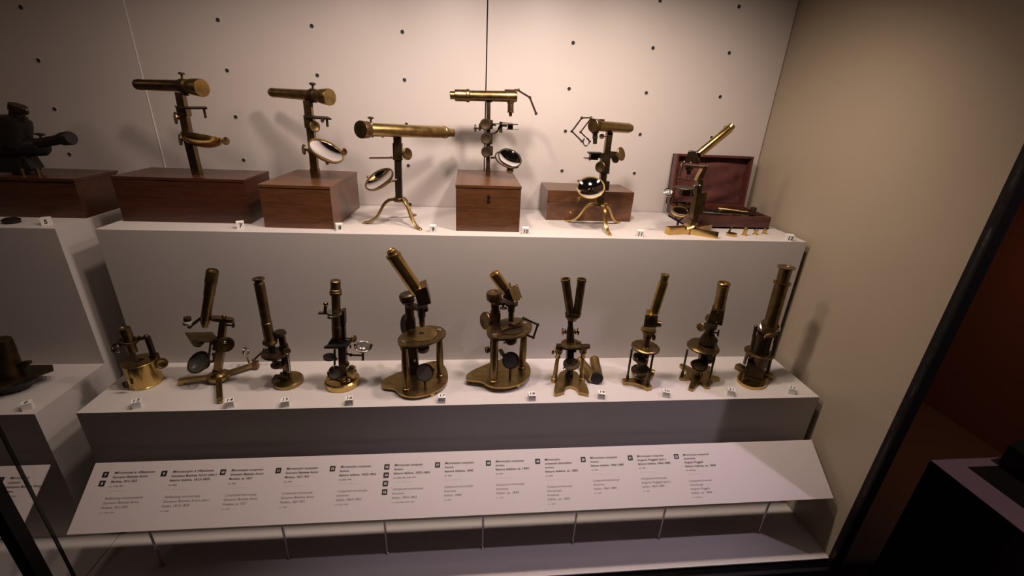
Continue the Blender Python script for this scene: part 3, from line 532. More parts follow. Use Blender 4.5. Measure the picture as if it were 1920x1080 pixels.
b = B(); b.bar((4, -4, 117.8), (24.5, 0, 117.4), 12, 10).rev((-26, -6, 117.9), (-28, -6, 112), [(0, 13), (1, 11)]).cyl((6.9, -8, 122.2), (-6.6, -8, 77.1), 2.6); b.out('stage_bracket', 'bronze', T)
b = B(); b.plate(smooth_loop([(7.5, 14, 187), (36.4, 14, 184.9), (64.2, 12, 181), (75.5, -8, 182.9), (51.1, -12, 187.9), (19.7, -12, 190.7)], 2), (0, 0, -8.9)).ball((48.1, 0, 189.9), 5.2); b.out('arm', 'brown', T)
b = B(); b.tscrew((49.5, 0, 165), (65.5, 0, 164.1), 1.9, 6.3); b.out('clamp_screw', 'bronze', T)
b = B(); b.rev((-3.7, 0, 160.2), (3, 0, 183.9), [(0, 6.7), (.3, 8.2), (.45, 8.2), (.5, 10.4), (1, 11.2)]); b.out('objective', 'brass', T)
b = B(); b.rev((2.9, 0, 181.9), (46.8, 0, 314.9), [(0, 11.2), (.5, 11.2), (.51, 12.3), (.77, 12.7), (.78, 14.1), (.8, 14.1), (.81, 13.4), (.98, 13.4), (1, 11.9), (.97, 10.4), (.97, 0)], 32); b.out('body_tube', 'brown', T)
b = B(); b.tube([(-2.3, -4, 189.1), (-31.9, -10, 166.9), (-35.1, -10, 162.8)], 3.7).ball((-32.9, -10, 166.9), 5.6).cyl((-34, -10, 183), (-32.9, -10, 192.2), 8.2); ar = b.out('condenser_arm', 'bronze', T)
b = B(); b.rev((-36.3, -10, 169.7), (-33.7, -10, 184.2), [(0, 6.7), (.3, 11.2), (.8, 11.2), (1, 6.7)], 24); b.out('condenser_lens', 'lens', ar)
mirror(T, (-25.1, -24, 70.5), (-.25, -.62, .74), 29.8, 'bronze', glass='dull_mirror')
b = B(); b.tube(smooth_path([(-24, -30, 52.8), (-10.6, -20, 50.4), (-6.4, -10, 61.4), (-8.1, -14, 85.5)], 3), 2.6).tube([(-7.9, -10, 62.7), (4.1, 0, 59.3)], 3.4).cyl((-0.2, -4, 59.7), (4.1, -4, 79.3), 3).cyl((4.1, -4, 79.3), (5, -4, 83.6), 4.8); b.out('mirror_fork', 'bronze', T)
e = (72.8, 50.2, 14); ey = e[1]
b = B(); b.box(e, (14, 14, 20)); b.out('foot_clamp', 'brown', T, bevel=.8)
b = B(); b.tube(smooth_path([(51.3, 62, 11.5), (48.3, 62, 26.5), (47.7, 62, 38.2)], 2), 3).ring((48.8, 62, 48.8), (.9, -.3, .1), 9, 3).tube([(49.8, 62, 56.6), (47.7, 62, 63.5)], 4); b.out('spring_clip', 'steel', T)
b = B(); b.tube([(62.5, 66, 19.2), (96.7, 66, 52.4)], 2.6).ball((62.5, 66, 19.2), 5).ball((97.2, 66, 53.3), 5); b.out('jointed_arm', 'bronze', T)

# 15: long-tubed microscope on a round foot
T = thing('drumless_microscope', 'long-tubed brown microscope leaning on a plain round brass foot, beside cube 15', 'microscope', (440, 112, 0)); T.name = 'round_foot_microscope'
b = B(); b.rev((0, 0, 0), (0, 0, 13), [(0, 36.5), (.1, 37.5), (.75, 37.5), (.85, 36.5), (1, 35), (1, 0)], 48); b.out('base', 'brass', T)
b = B(); b.box((-22, -10, 18), (22, 26, 12)).box((-8, -4, 20), (22, 22, 18)); b.out('base_block', 'bronze', T, bevel=1)
b = B(); b.bar((-3.5, 6, 12.1), (1.5, 6, 110.6), 15.9, 14.4, up=(0, 1, 0)); b.out('pillar', 'brown', T, bevel=.8)
b = B(); b.bar((8.4, -10, 38), (6.9, -4, 83.2), 7.2, 2.9, up=(0, 1, 0)); b.out('rack', 'steel', T)
b = B(); b.bar((0.3, 6, 98.1), (-0.4, 6, 148.3), 13, 12.3, up=(0, 1, 0)).bar((-7.5, 4, 109.8), (6.6, 4, 107.6), 18, 10.8).rev((-3.2, 6, 143.5), (-2.2, 6, 152.4), [(0, 13.7), (.5, 15.1), (1, 13)]).bar((8.9, -0, 118.2), (5.6, -0, 76.5), 7.2, 10.8, up=(0, 1, 0)); b.out('limb', 'bronze', T, bevel=.6)
b = B(); b.bar((-2.7, 6, 146.7), (-23, -4, 133), 14.4, 10.1); b.out('arm', 'bronze', T, bevel=1)
b = B(); b.rev((-25.5, -6, 131.7), (-24.7, -6, 304), [(0, 12.3), (.31, 12.3), (.315, 11.5), (.93, 11.9), (.94, 9.4), (.975, 9.4), (.985, 13.7), (1, 13.7), (1, 7.9), (.98, 7.2), (.98, 0)], 32); b.out('body_tube', 'brown', T)
b = B(); b.rev((-26, -6, 122), (-25.8, -6, 134.1), [(0, 14.4), (.3, 17.3), (.6, 17.7), (1, 15.1)], 32); b.out('tube_collar', 'brown', T)
b = B(); b.rev((-24.2, -6, 101.4), (-24.7, -6, 124), [(0, 5.8), (.3, 7.9), (1, 9.4)]); b.out('objective', 'bronze', T)
b = B(); b.rev((-19.3, -14, 93.8), (-18.4, -14, 101.2), [(0, 27.4), (.2, 28.9), (1, 28.9), (1, 6.5), (.5, 6.5), (.5, 0)], 36).bar((-20, -6, 93.1), (1.4, 4, 88.8), 22, 9).rev((-21.4, -10, 74.7), (-18.8, -12, 90.5), [(0, 7.2), (1, 10.8)]); b.out('stage', 'bronze', T)
b = B(); b.rev((-16.3, -10, 58.5), (-15.9, -10, 63.6), [(0, 15.9), (1, 16.6), (1, 5.8), (.5, 5.8), (.5, 0)], 30).bar((-26.1, -12, 61.2), (-31.3, -12, 60.9), 2, 2).bar((-12.4, -8, 59.7), (-3.6, 4, 54.9), 8, 7).cyl((-10.4, -8, 49.9), (-8, -8, 61.4), 3.6); b.out('diaphragm', 'bronze', T)
b = B(); b.knob((13.2, -12, 103.8), (.6, -.7, .2), 10, 7, 8); b.out('focus_knob', 'brown', T)

# 16: microscope with a square black stage
T = thing('square_stage_microscope', 'upright microscope with black square stage and swivelling side condenser, beside cube 16', 'microscope', (582, 104, 0))
b = B(); b.rev((0, 0, 0), (0, 0, 19), [(0, 43), (.06, 45), (.8, 45), (.9, 43), (1, 41), (1, 0)], 48); b.out('base', 'gold', T)
b = B(); b.bar((3, 4, 18), (10.3, 4, 111.6), 19, 18, up=(0, 1, 0)); b.out('pillar', 'bronze', T, bevel=1)
b = B(); b.rev((3, 4, 18), (3, 4, 26), [(0, 24), (.5, 22), (1, 13)], 32).ball((14.2, 2, 59.5), 9); b.out('pillar_foot', 'brown', T)
sz_ = (-2.5, -30, 127.8)[2]
b = B(); b.plate([(-26.6, -26.7, 130), (27.2, -27.6, 130), (35.7, 11.3, 130), (-9.9, 2.1, 130)], (0, 0, -6)); b.out('stage', 'black', T, bevel=.6)
b = B(); b.bar((-2.8, -0, 122), (2.2, -0, 137.8), 40, 30, up=(0, 1, 0), w2=28, h2=24).bar((14.3, 6, 116.4), (20.3, 6, 217.4), 9.1, 16, up=(0, 1, 0)).bar((20.9, 4, 178.4), (23.7, 4, 219.5), 7, 20, up=(0, 1, 0)); b.out('limb', 'bronze', T, bevel=.7)
b = B(); b.rev((-0, -0, 126), (5.7, -0, 209), [(0, 12.6), (.2, 11.5), (.22, 13.3), (.6, 13.3), (.61, 12.6), (1, 12.9)], 32); b.out('body_sleeve', 'brown', T)
b = B(); b.rev((5.2, -0, 207.2), (13.2, -0, 301.1), [(0, 10.5), (.58, 10.8), (.6, 14.7), (.68, 14.7), (.7, 13.3), (.75, 13.3), (.76, 11.9), (.99, 11.9), (1, 10.5)], 32); b.out('body_tube', 'brown', T)
b = B(); b.rev((2.6, -4, 209.9), (3.2, -4, 218.1), [(0, 16.8), (.5, 20.3), (1, 18.2)], 32).ball((-10, -6, 202.7), 6); b.out('collar', 'steel', T)
b = B(); b.bar((-12.5, -6, 214.6), (-34.9, -8, 215.6), 9, 4).bar((-18.6, -8, 217.8), (-14.1, -8, 240.6), 7, 7, up=(0, 1, 0)).ball((-14.4, -8, 240.6), 6); b.out('arm', 'brown', T, bevel=.6)
b = B(); b.knob((43.7, -6, 140.5), (.85, -.5, .1), 9.8, 4.2).cyl((17.5, 2, 139), (41.8, -4, 139.4), 2.1); b.out('focus_knob', 'brass', T)
b = B(); b.cyl((-2.9, -20, 117.9), (-7.9, -20, 71.5), 2.8).cyl((34.4, -10, 124.3), (33.6, -10, 115.6), 2.1).rev((-19.1, -18, 90.6), (-18.4, -18, 96.2), [(0, 15.4), (1, 16.1)], 28).bar((-16.8, -16, 91.7), (-4.9, -8, 81.8), 7, 6); b.out('diaphragm', 'black', T)
b = B(); b.tube([(12.5, 4, 92.9), (29.4, -0, 88.6), (61.1, -4, 89.1)], 2.4).ball((30.1, -0, 88.6), 4.5).cyl((60.5, -4, 74.3), (62.7, -4, 100.4), 3.1).tube(smooth_path([(44.1, -4, 120.7), (47.2, -10, 109.5), (65.1, -14, 104), (82.6, -10, 109.1), (86.1, -4, 120.4)], 3), 2.4).ball((44.1, -4, 120.7), 3.5).ball((86.1, -4, 120.4), 3.5); ar = b.out('condenser_fork', 'bronze', T)
b = B(); b.ring((64, -4, 115.8), (.15, -.25, .95), 19.2, 2.1); b.out('condenser_ring', 'steel', ar)
b = B(); b.rev((63.9, -4, 115.4), (64.9, -6, 121.7), [(0, 18.2), (.3, 17.5), (.7, 11.9), (1, 0)], 30); b.out('condenser_lens', 'grey_glass', ar)
mirror(T, (-6, -30, 55.2), (-.1, -.85, .5), 17.5, 'bronze', glass='dull_mirror')
b = B(); b.ring((-6.3, -29, 54.5), (-.1, -.85, .5), 18.9, 2.1, a0=180, a1=360).ball((-22, -30, 55.4), 3.5).ball((-9.4, -28, 69), 4); b.out('mirror_fork', 'bronze', T)
b = B(); b.box((28.9, -6, 38.6), (18, 24, 26)).ball((30.4, -6, 55.3), 6).ball((38.7, -6, 43.4), 4); b.out('base_block', 'brass', T, bevel=1.5)
for q in ((162, 813), (296, 812)):
    pass
b = B(); b.ball((-17.3, -34, 33), 4.5); b.out('screw', 'steel', T)
b = B(); b.ball((27.4, -34, 32.5), 4.5); b.out('screw', 'steel', T)

# 17 and 18: inverted-prism microscopes on two pillars over a spade-shaped plate
def pillar(T, p0, p1, r, material='brown'):
    b = B(); b.rev(p0, p1, [(0, r * 1.25), (.04, r * 1.25), (.05, r * .95), (.3, r * 1.12), (.6, r * 1.05), (.88, r * .85), (.89, r * 1.15), (.93, r * 1.15), (.94, r), (1, r * 1.05)], 28); b.out('pillar', material, T)
T = thing('pillar_microscope', 'tall brown microscope with long slanting tube on two pillars and spade-shaped base, beside cube 17', 'microscope', (790, 85, 0), 'two-pillar microscopes')
zb = 13
b = B(); b.plate(smooth_loop([(-103.4, -8.8, 13), (-97.2, 22.5, 13), (-50.9, 57.5, 13), (-5.7, 89, 13), (40.4, 111, 13), (68.3, 74.9, 13), (77.9, 11.7, 13), (63.5, -27.9, 13), (32.3, -54.5, 13), (-10.8, -66.5, 13), (-44.4, -54.1, 13), (-64.8, -24.1, 13), (-89.4, -23.3, 13)], 2), (0, 0, -5)); b.out('base_plate', 'brass', T, bevel=.6, sharp=50)
for q in ((-91.3, -2.1, 8), (35.4, -43.1, 8), (39.2, 91.6, 8)):
    b = B(); b.cyl((q[0], q[1], 0), (q[0], q[1], 9), 6, 7); b.out('foot', 'gold', T)
screws(T, [(-91.8, 3.1, 13), (29.1, -29, 13)], 2.2)
b = B(); b.plate(smooth_loop([(-48.3, -33.4, 157), (-46.7, 3.1, 157), (-20.6, 37.3, 157), (19.2, 56.8, 157), (55.5, 50.2, 157), (74.9, 18.9, 157), (65.1, -14.8, 157), (35.1, -42.5, 157), (1.9, -59.7, 157), (-32.7, -56.8, 157)], 2), (0, 0, -6)); b.out('stage', 'brown', T, bevel=.6, sharp=50)
c_ = (9.1, 7.3, 159)
b = B(); b.plate(disc_pts(c_, 40.4, 40), (0, 0, -2)); b.out('stage_disc', 'brass', T, bevel=.3, sharp=50)
b = B(); b.cyl(add(c_, (0, 0, .2)), add(c_, (0, 0, .5)), 6.7); b.out('stage_hole', 'black', T)
for q in ((-31, -32.1, 157), (53.3, 28.7, 157)):
    b = B(); b.rev(q, add(q, (0, 0, 5)), [(0, 7), (.4, 6.6), (1, 0)], 20); b.out('screw', 'steel', T)
    pillar(T, (q[0], q[1], 13), (q[0], q[1], 151), 8.7)
q = (-18.5, 21.9, 13)
b = B(); b.bar(((-18.1, 44, 8.4)[0], 44, 13), (-22.8, 44, 181.8), 24.1, 20.8, up=(0, 1, 0)); b.out('back_column', 'bronze', T, bevel=1)
b = B(); b.cyl((-23.6, 44, 181.8), (-23.9, 44, 230.2), 11.7); b.out('rack_rod', 'bronze', T)
b = B(); b.knob((-33.9, 58, 155.6), (-.8, -.5, .2), 31.6, 14, 10); b.out('focus_wheel', 'black', T)
b = B(); b.rev((-25.6, 44, 230.2), (-30, 44, 255.8), [(0, 15.8), (.25, 18.3), (.3, 15), (.4, 20), (.85, 20), (1, 16.6), (1, 0)], 32); b.out('milled_head', 'bronze', T)
b = B(); b.plate(smooth_loop([(-36.3, 56, 222.3), (-15.8, 56, 224.6), (28.7, 16, 232.1), (29.3, -14, 237.6), (-6.5, 10, 230.5), (-30.7, 30, 229.9)], 2), (0, 0, -8)); b.out('arm', 'bronze', T)
b = B(); b.rev((12.2, 0, 182.3), (11.8, 0, 241.9), [(0, 5), (.1, 7.1), (.45, 7.5), (.47, 9.6), (.9, 10.4), (.92, 15.8), (1, 16.6)]); b.out('objective', 'bronze', T)
b = B(); b.plate([(-1.7, -20, 289.3), (28.1, -20, 301.2), (38.3, -20, 256.9), (7, -20, 248.2)], (-4, 38, 4)); b.out('prism_box', 'brown', T, bevel=1)
b = B(); b.rev((5.3, -2, 281.6), (-50.3, -2, 376.6), [(0, 16.6), (.93, 16.6), (.94, 15.8), (1, 15.8)], 36); b.out('body_tube', 'gold', T)
b = B(); b.rev((-46.9, -2, 371.1), (-53.9, -2, 389.9), [(0, 17.9), (.35, 17.9), (.4, 12.5), (.8, 12.1), (.85, 9.2), (1, 8.3), (.9, 5.8), (.9, 0)], 32); b.out('eyepiece', 'brass', T)
b = B(); b.rev((12.3, -4, 112.6), (12.4, -4, 128.8), [(0, 14.2), (.3, 16.6), (.8, 16.6), (1, 14.2)], 30); b.out('condenser', 'bronze', T)
mirror(T, (17.5, -30, 63.5), (-.1, -.88, .42), 23.7, 'bronze', glass='grey_glass', dish=.04)
b = B(); b.cyl((16, -20, 42), ((16, -20, 42)[0], -14, 13), 3.5).ball((41.1, -28, 69.5), 4); b.out('mirror_stem', 'bronze', T)
b = B(); b.ball((-11.3, 6, 77.2), 3.2).ball((-0.9, -20, 270.4), 2.6); b.out('screw', 'steel', T)

T = thing('pillar_microscope', 'stocky brown microscope with short slanting tube, two pillars and jointed stage arm, beside cube 18', 'microscope', (1020, 105, 0), 'two-pillar microscopes')
b = B(); b.plate(smooth_loop([(-108.2, -15.5, 20), (-98.7, 14.5, 20), (-42.6, 57.3, 20), (3.9, 84.9, 20), (53.7, 85.4, 20), (77.2, 56.9, 20), (80.3, 10, 20), (59.8, -33.2, 20), (23.2, -56.4, 20), (-18.2, -62.6, 20), (-47.2, -51.2, 20), (-63.2, -29.8, 20), (-96.9, -25.6, 20)], 2), (0, 0, -5)); b.out('base_plate', 'brass', T, bevel=.6, sharp=50)
for q in ((-94.2, -6.6, 15), (36.2, -35.1, 15), (64.1, 65, 15)):
    b = B(); b.rev((q[0], q[1], 0), (q[0], q[1], 16), [(0, 5), (.2, 6), (1, 8)], 18); b.out('foot', 'gold', T)
screws(T, [(-94.2, -3.3, 20), (26, -19.8, 20)], 2.2)
b = B(); b.plate(smooth_loop([(-53.8, -21.7, 165), (-46.1, 13, 165), (-11.6, 53.7, 165), (28.6, 69, 165), (62.6, 57.6, 165), (77.6, 24.2, 165), (64.2, -19, 165), (28, -46.9, 165), (-12.3, -58.6, 165), (-45.2, -47.5, 165)], 2), (0, 0, -6)); b.out('stage', 'brown', T, bevel=.6, sharp=50)
c_ = (10.1, 2.5, 167)
b = B(); b.plate(disc_pts(c_, 38.5, 40), (0, 0, -2)); b.out('stage_disc', 'bronze', T, bevel=.3, sharp=50)
b = B(); b.bar((-16.3, -12.3, 170), (41.9, 14.8, 170), 16, 2).bar((-13.5, -23.6, 172), (15.9, -0.7, 172), 5, 3).bar((13.9, -0.1, 175), (43.7, 33.8, 175), 20, 9, w2=16, h2=7).ball((-11.4, -4.9, 171), 3); b.out('stage_clip', 'brown', T, bevel=.5)
for q in ((-31.2, -33, 165), (54.8, 31.7, 165)):
    b = B(); b.rev(q, add(q, (0, 0, 5)), [(0, 7.5), (.4, 7), (1, 0)], 20); b.out('screw', 'steel', T)
    pillar(T, (q[0], q[1], 20), (q[0], q[1], 159), 9.4)
b = B(); b.bar(((-25.1, 44, 29.6)[0], 44, 20), (-27.7, 44, 118), 22.6, 18.9, up=(0, 1, 0)).bar((-27.7, 44, 118), (-26.2, 44, 193.2), 27.9, 21.1, up=(0, 1, 0)); b.out('back_column', 'brown', T, bevel=1)
b = B(); b.cyl((-26.1, 44, 191.1), (-28.7, 44, 226.5), 11.3); b.out('rack_rod', 'bronze', T)
b = B(); b.knob((-45.7, 36, 78.3), (-.9, -.3, 0), 9, 12, 6); b.out('rack_knob', 'bronze', T)
b = B(); b.bar((-11.2, 20, 87.5), (-3.9, -10, 88), 9, 7); b.out('mirror_bracket', 'bronze', T, bevel=1)
b = B(); b.knob((-50.9, 50, 162.7), (-.82, -.5, .15), 25.3, 12, 12); b.out('focus_wheel', 'brown', T)
b = B(); b.rev((-29.2, 44, 220.3), (-32.4, 44, 252.1), [(0, 11.3), (.2, 15.9), (.35, 15.1), (.38, 21.1), (.85, 21.5), (1, 18.9), (1, 9.8), (.93, 8.3), (1.02, 0)], 36); b.out('milled_head', 'brown', T)
b = B(); b.plate(smooth_loop([(-36, 58, 220), (-13.8, 56, 230.5), (27.3, 16, 237.4), (29.3, -14, 243.4), (-3.1, 4, 238.9), (-33.9, 30, 226.8)], 2), (0, 0, -7)); b.out('arm', 'bronze', T)
b = B(); b.knob((-9.3, -6, 228.4), (.0, -.2, -1), 9.4, 5).cyl((-10, -6, 228.4), (-11.1, -4, 242.6), 2.5); b.out('arm_screw', 'bronze', T)
b = B(); b.rev((12.6, 0, 187.4), (11.6, 0, 242.7), [(0, 6.8), (.5, 7.5), (.52, 9.1), (.85, 9.4), (.87, 16.6), (1, 17.4)]); b.out('objective', 'bronze', T)
b = B(); b.plate([(0.3, -16, 288.6), (-13.5, -16, 262.9), (17, -16, 248.2)], (6, 34, 4)); b.out('prism_box', 'bronze', T, bevel=.6)
b = B(); b.plate([(0.8, -18, 289.5), (25.2, 12, 285.9), (39.6, 12, 247.3), (16.8, -18, 248.3)], (1.5, 3, 1.2)); pl = b.out('prism_cover', 'brass', T)
for q in ((4.5, -17, 287.2), (23.6, 9, 283.2), (35.5, 9, 249.4), (17.5, -17, 251)):
    b = B(); b.ball(add(q, (.5, -.5, 0)), 2); b.out('screw', 'steel', pl)
b = B(); b.rev((-0.4, 0, 271.4), (-36.9, 0, 323), [(0, 14), (.96, 14), (1, 12.8), (1, 11.3), (.9, 10.9), (.9, 0)], 36); b.out('body_tube', 'gold', T)
ar = [(44.7, -10, 201.4), (83.6, -10, 181.6), (73.5, -14, 145.4), (50.5, -10, 152.6)]
for p, q in zip(ar, ar[1:]):
    b = B(); b.bar(p, q, 4.2, 4.9, up=(0, 1, 0)).ball(p, 4.5).ball(q, 4.5); b.out('arm_link', 'bronze', T)
b = B(); b.rev((15.1, -4, 123.1), (14, -4, 139.4), [(0, 12.8), (.3, 16.6), (.8, 16.6), (1, 13.6)], 30).bar((-1.4, -8, 126.5), (-5.3, -10, 125.9), 3, 3); b.out('condenser', 'bronze', T)
mirror(T, (14.6, -26, 82), (0, -.9, .42), 23.4, 'bronze', glass='dull_mirror', dish=.1, rim=.16)
b = B(); b.cyl((15.8, -20, 66.8), ((15.8, -20, 66.8)[0], -18, 20), 3.5); b.out('mirror_stem', 'bronze', T)

# 19: binocular microscope and its spare tubes
T = thing('binocular_microscope', 'binocular microscope with two brown tubes in a V and horseshoe brass foot, beside cube 19', 'microscope', (1200, 95, 0))
b = B()
out_ = [(-48.9, -57.2, 11), (-42.6, -35.5, 11), (-32.5, -5.4, 11), (-15.6, 29.3, 11), (1.6, 43.7, 11), (20.9, 45, 11), (34.6, 29.6, 11), (40.8, -7.4, 11), (47.5, -32.2, 11), (46.5, -58.7, 11), (42.8, -74.3, 11), (18.4, -64.2, 11), (17.7, -50.6, 11), (11.2, -40.1, 11), (-0.5, -36.2, 11), (-11.3, -40, 11), (-17.7, -49.5, 11), (-20.8, -61, 11), (-47, -71.5, 11)]
b.plate(out_, (0, 0, -11)); b.out('base', 'brass', T, bevel=.8, sharp=45)
f1, f2 = (-36.8, 0.9, 11), (41, -2.7, 11)
for q in (f1, f2):
    b = B(); b.rev((q[0], q[1], 0), (q[0], q[1], 14), [(0, 9.5), (.4, 9.5), (.45, 8.1), (1, 7.1)], 28); b.out('foot', 'brass', T)
t1, t2 = (-31.4, 4.3, 103), (36.6, 3.1, 103); zst = 110.0
for q, tq in ((f1, t1), (f2, t2)):
    b = B(); b.rev((q[0], q[1], 10), (tq[0], tq[1], zst - 7), [(0, 10), (.04, 10), (.05, 7), (.12, 6.5), (.7, 5), (.73, 7.5), (.76, 7.5), (.77, 6), (.88, 8), (.9, 10.5), (1, 10.5)], 24); b.out('pillar', 'brass', T)
b = B(); b.plate([(-35.1, 23.7, 110), (58.4, 20.2, 110), (56.6, 6.5, 110), (29.7, -1, 110), (-13.2, -0.3, 110), (-39.5, 9.8, 110)], (0, 0, -7)); b.out('stage', 'bronze', T, bevel=1)
b = B(); b.rev((-2.7, -4, 122.8), (-3.4, -4, 129.8), [(0, 26.5), (.5, 26.5), (.6, 10.6), (1, 10.2)], 32).bar((12.4, -8, 130.9), (24.1, -8, 129.9), 10, 6); b.out('stage_disc', 'brown', T)
b = B(); b.tube([(-44.5, -16, 118.2), (-48.1, -18, 114.5)], 4).ball((-52.7, -20, 108.7), 7.4, (.55, .3, 1)); b.out('lever', 'brass', T)
b = B(); b.bar(((7, 10, 36.3)[0], 10, 11), (1.3, 10, 103.4), 18.5, 17.7, up=(0, 1, 0)).box((11.8, 0, 103.1), (6, 14, 8)); b.out('column', 'black', T, bevel=1)
b = B(); b.rev((2.6, -14, 64.6), add((2.6, -14, 64.6), (-.8, -1.5, 5.5)), [(0, 21.2), (.2, 22.1), (.8, 22.1), (1, 20.8)], 32).cyl((4.1, -4, 35), (1, -8, 57.7), 3.2).rev((2.6, -4, 31.8), (1.9, -4, 38.2), [(0, 9.7), (1, 5.3)]).bar((-18.8, -14, 52.5), (-14.6, -14, 56.6), 3, 3); b.out('mirror', 'bronze', T)
b = B(); b.rev((-2.7, 0, 124), (-7.2, 0, 173.3), [(0, 11.7), (.1, 11), (.7, 9.9), (1, 8.1)]).cyl((-7, 0, 171.3), (-9.7, 0, 199.3), 7); b.out('focus_column', 'bronze', T)
b = B(); b.rev((-14.3, 0, 160.3), (-28.2, 0, 160.4), [(0, 3.3), (.25, 3.3), (.3, 7.3), (.45, 7.3), (.5, 3.7), (.75, 3.7), (.8, 9.5), (1, 9.5)]); b.out('focus_knob', 'brown', T)
b = B(); b.rev((2.2, 0, 160.2), (16.2, 0, 160.2), [(0, 3.3), (.25, 3.3), (.3, 7.3), (.45, 7.3), (.5, 3.7), (.75, 3.7), (.8, 9.5), (1, 9.5)]); b.out('focus_knob', 'brown', T)
b = B(); b.plate(disc_pts((-3.9, 0, 217.1), 22, 32, 12.5), (0, 0, -3.7)).plate(disc_pts((-3.9, 0, 209.2), 20.5, 32, 11.7), (0, 0, -4.4)).rev((-7, 0, 197.3), (-5.4, 0, 206.4), [(0, 13.9), (1, 16.1)]); b.out('tube_collar', 'brown', T)
for p0, p1 in (((-12.2, 0, 217.1), (-34.2, 0, 313)), ((6.5, 0, 217.1), (9, 0, 313.3))):
    b = B(); b.rev(p0, p1, [(0, 10.6), (.93, 11.4), (.94, 12.5), (1, 12.5), (1, 9.5), (.95, 9.2), (.95, 0)], 32); b.out('body_tube', 'brown', T)
T = thing('spare_binocular_tubes', 'two brass tubes joined by a black cap, lying beside the binocular microscope', 'instrument part', (1283, 92, 0))
R_ = 17.7
cpt = (-1.4, -8.4, 0); cap = (cpt[0], cpt[1] + 2, R_)
far1 = (-28, 87.6, 14); far2 = (18.9, 92, 14)
b = B(); b.rev(cap, add(cap, (-1.4, -6, 1)), [(0, R_), (.8, R_), (1, R_ * .9), (1, 0)], 36); b.out('end_cap', 'black', T)
for fp, ox in ((far1, -9), (far2, 6)):
    b = B(); b.rev((cap[0] + ox, cap[1], 15), (fp[0], fp[1], 14.5), [(0, 14.2), (.94, 14), (.95, 14.5), (1, 14.5), (1, 12), (.9, 12), (.9, 0)], 30); b.out('tube', 'brass', T)
for dx in (-7, 7):
    b = B(); b.cyl(add(cap, (dx - 1.4, -6.2, -1)), add(cap, (dx - 1.5, -6.6, -1)), 4.5); b.out('tube_opening', 'gap', T)

# 20: slanting microscope on a three-cornered foot
T = thing('prism_microscope', 'slanting gold-tubed microscope on slim rods and three-cornered concave brass foot, beside cube 20', 'microscope', (1413, 88, 0), 'slanting-tube microscopes')
cor = [(-55.7, -7.7, 12), (9.5, -44.5, 12), (40.3, 23.1, 12)]
k1, k2, k3 = [V(c) for c in cor]; ce = (k1 + k2 + k3) / 3
pts = []
for a, b2 in ((k1, k2), (k2, k3), (k3, k1)):
    dd = (b2 - a).normalized(); nn = (a - ce).normalized(); sd = Vector((-nn.y, nn.x, 0)); s0 = sd if sd.dot(dd) > 0 else -sd
    n2 = (b2 - ce).normalized(); s2 = Vector((-n2.y, n2.x, 0)); s2 = s2 if s2.dot(-dd) > 0 else -s2
    A0 = a + s0 * 8; B0 = b2 + s2 * 8
    for t in (0, .17, .33, .5, .67, .83, 1): pts.append(tuple(A0.lerp(B0, t) + (ce - (a + b2) / 2).normalized() * 9 * 4 * t * (1 - t)))
b = B(); b.plate(pts, (0, 0, -12)); b.out('base', 'brass', T, bevel=.8, sharp=40)
st = (-3.7, -0, 119); zs = st[2]
b = B(); b.rev(add(st, (0, 0, -9)), st, [(0, 34.9), (.2, 38.6), (.65, 38.6), (.8, 35.7), (1, 34.2), (1, 0)], 40); b.out('stage', 'brown', T)
for p0, p1 in (((-40.2, -0.3, 12), (-44.3, -6, 113.2)), ((7.9, -32, 12), (7.3, -30, 108.2))):
    b = B(); b.rev(p0, (p1[0], p1[1], zs - 8), [(0, 4.6), (.1, 4.6), (.12, 3), (1, 3)], 14); b.out('rod', 'bronze', T)
b = B(); b.bar((8, 22, 11), (8, 22, zs - 8), 22, 16, up=(0, 1, 0)); b.out('column', 'bronze', T, bevel=1)
b = B(); b.bar((-2, 12, 30), (-2, 12, zs - 20), 4, 3, up=(0, 1, 0)).knob((37.6, 14, 18.2), (.8, -.5, 0), 12, 14, 6); b.out('rack', 'brass', T)
b = B(); b.rev((-23.4, -18, 86.3), add((-23.4, -18, 86.3), (1.2, -1.4, 3.5)), [(0, 20.1), (1, 20.1), (1, 14.9), (.4, 14.1), (.4, 0)], 30).ball((-21.1, -12, 97.5), 9, (1.2, 1, .8)).ring((-37, -22, 91.1), (.2, -.5, .8), 6, 2.5).bar((-19.9, -14, 85.9), (13.1, 14, 67.9), 10, 8); b.out('diaphragm_wheel', 'bronze', T)
b = B(); b.rev((-13.8, -16, 48.9), (-14.6, -16, 53.3), [(0, 24.5), (1, 25.3), (1, 0)], 36); mr = b.out('mirror', 'bronze', T)
b = B(); b.ring((-14.1, -16, 50.2), (0, -1, .08), 24.5, 1.9, a0=0, a1=180) if False else b.tube(smooth_path([(-40.8, -18, 51.5), (-32, -18, 32), (-9.7, -18, 19.1), (7.1, -18, 30.4), (10.8, -18, 49.8)], 3), 2.2).ball((-18.6, -14, 59), 5); b.out('mirror_fork', 'brass', T)
b = B(); b.rev((-6, -4, 11), (-12.4, -14, 44.4), [(0, 13), (.4, 9), (1, 8)]); b.out('mirror_stem', 'bronze', T)
b = B(); b.rev((-3.7, -0, 119), (-4, -0, 163.4), [(0, 12.6), (.1, 9.7), (.5, 8.9), (.55, 11.1), (.75, 11.1), (.8, 13.4), (1, 14.1)]); b.out('nosepiece', 'brown', T)
b = B(); b.knob((13.8, -2, 150.3), (.85, -.4, .1), 13, 10, 6); b.out('side_knob', 'brown', T)
b = B(); b.rev((-3.7, -0, 161.7), (-3.8, -0, 173.2), [(0, 17.1), (.3, 20.4), (.7, 20.4), (1, 18.6)], 32); b.out('collar', 'brass', T)
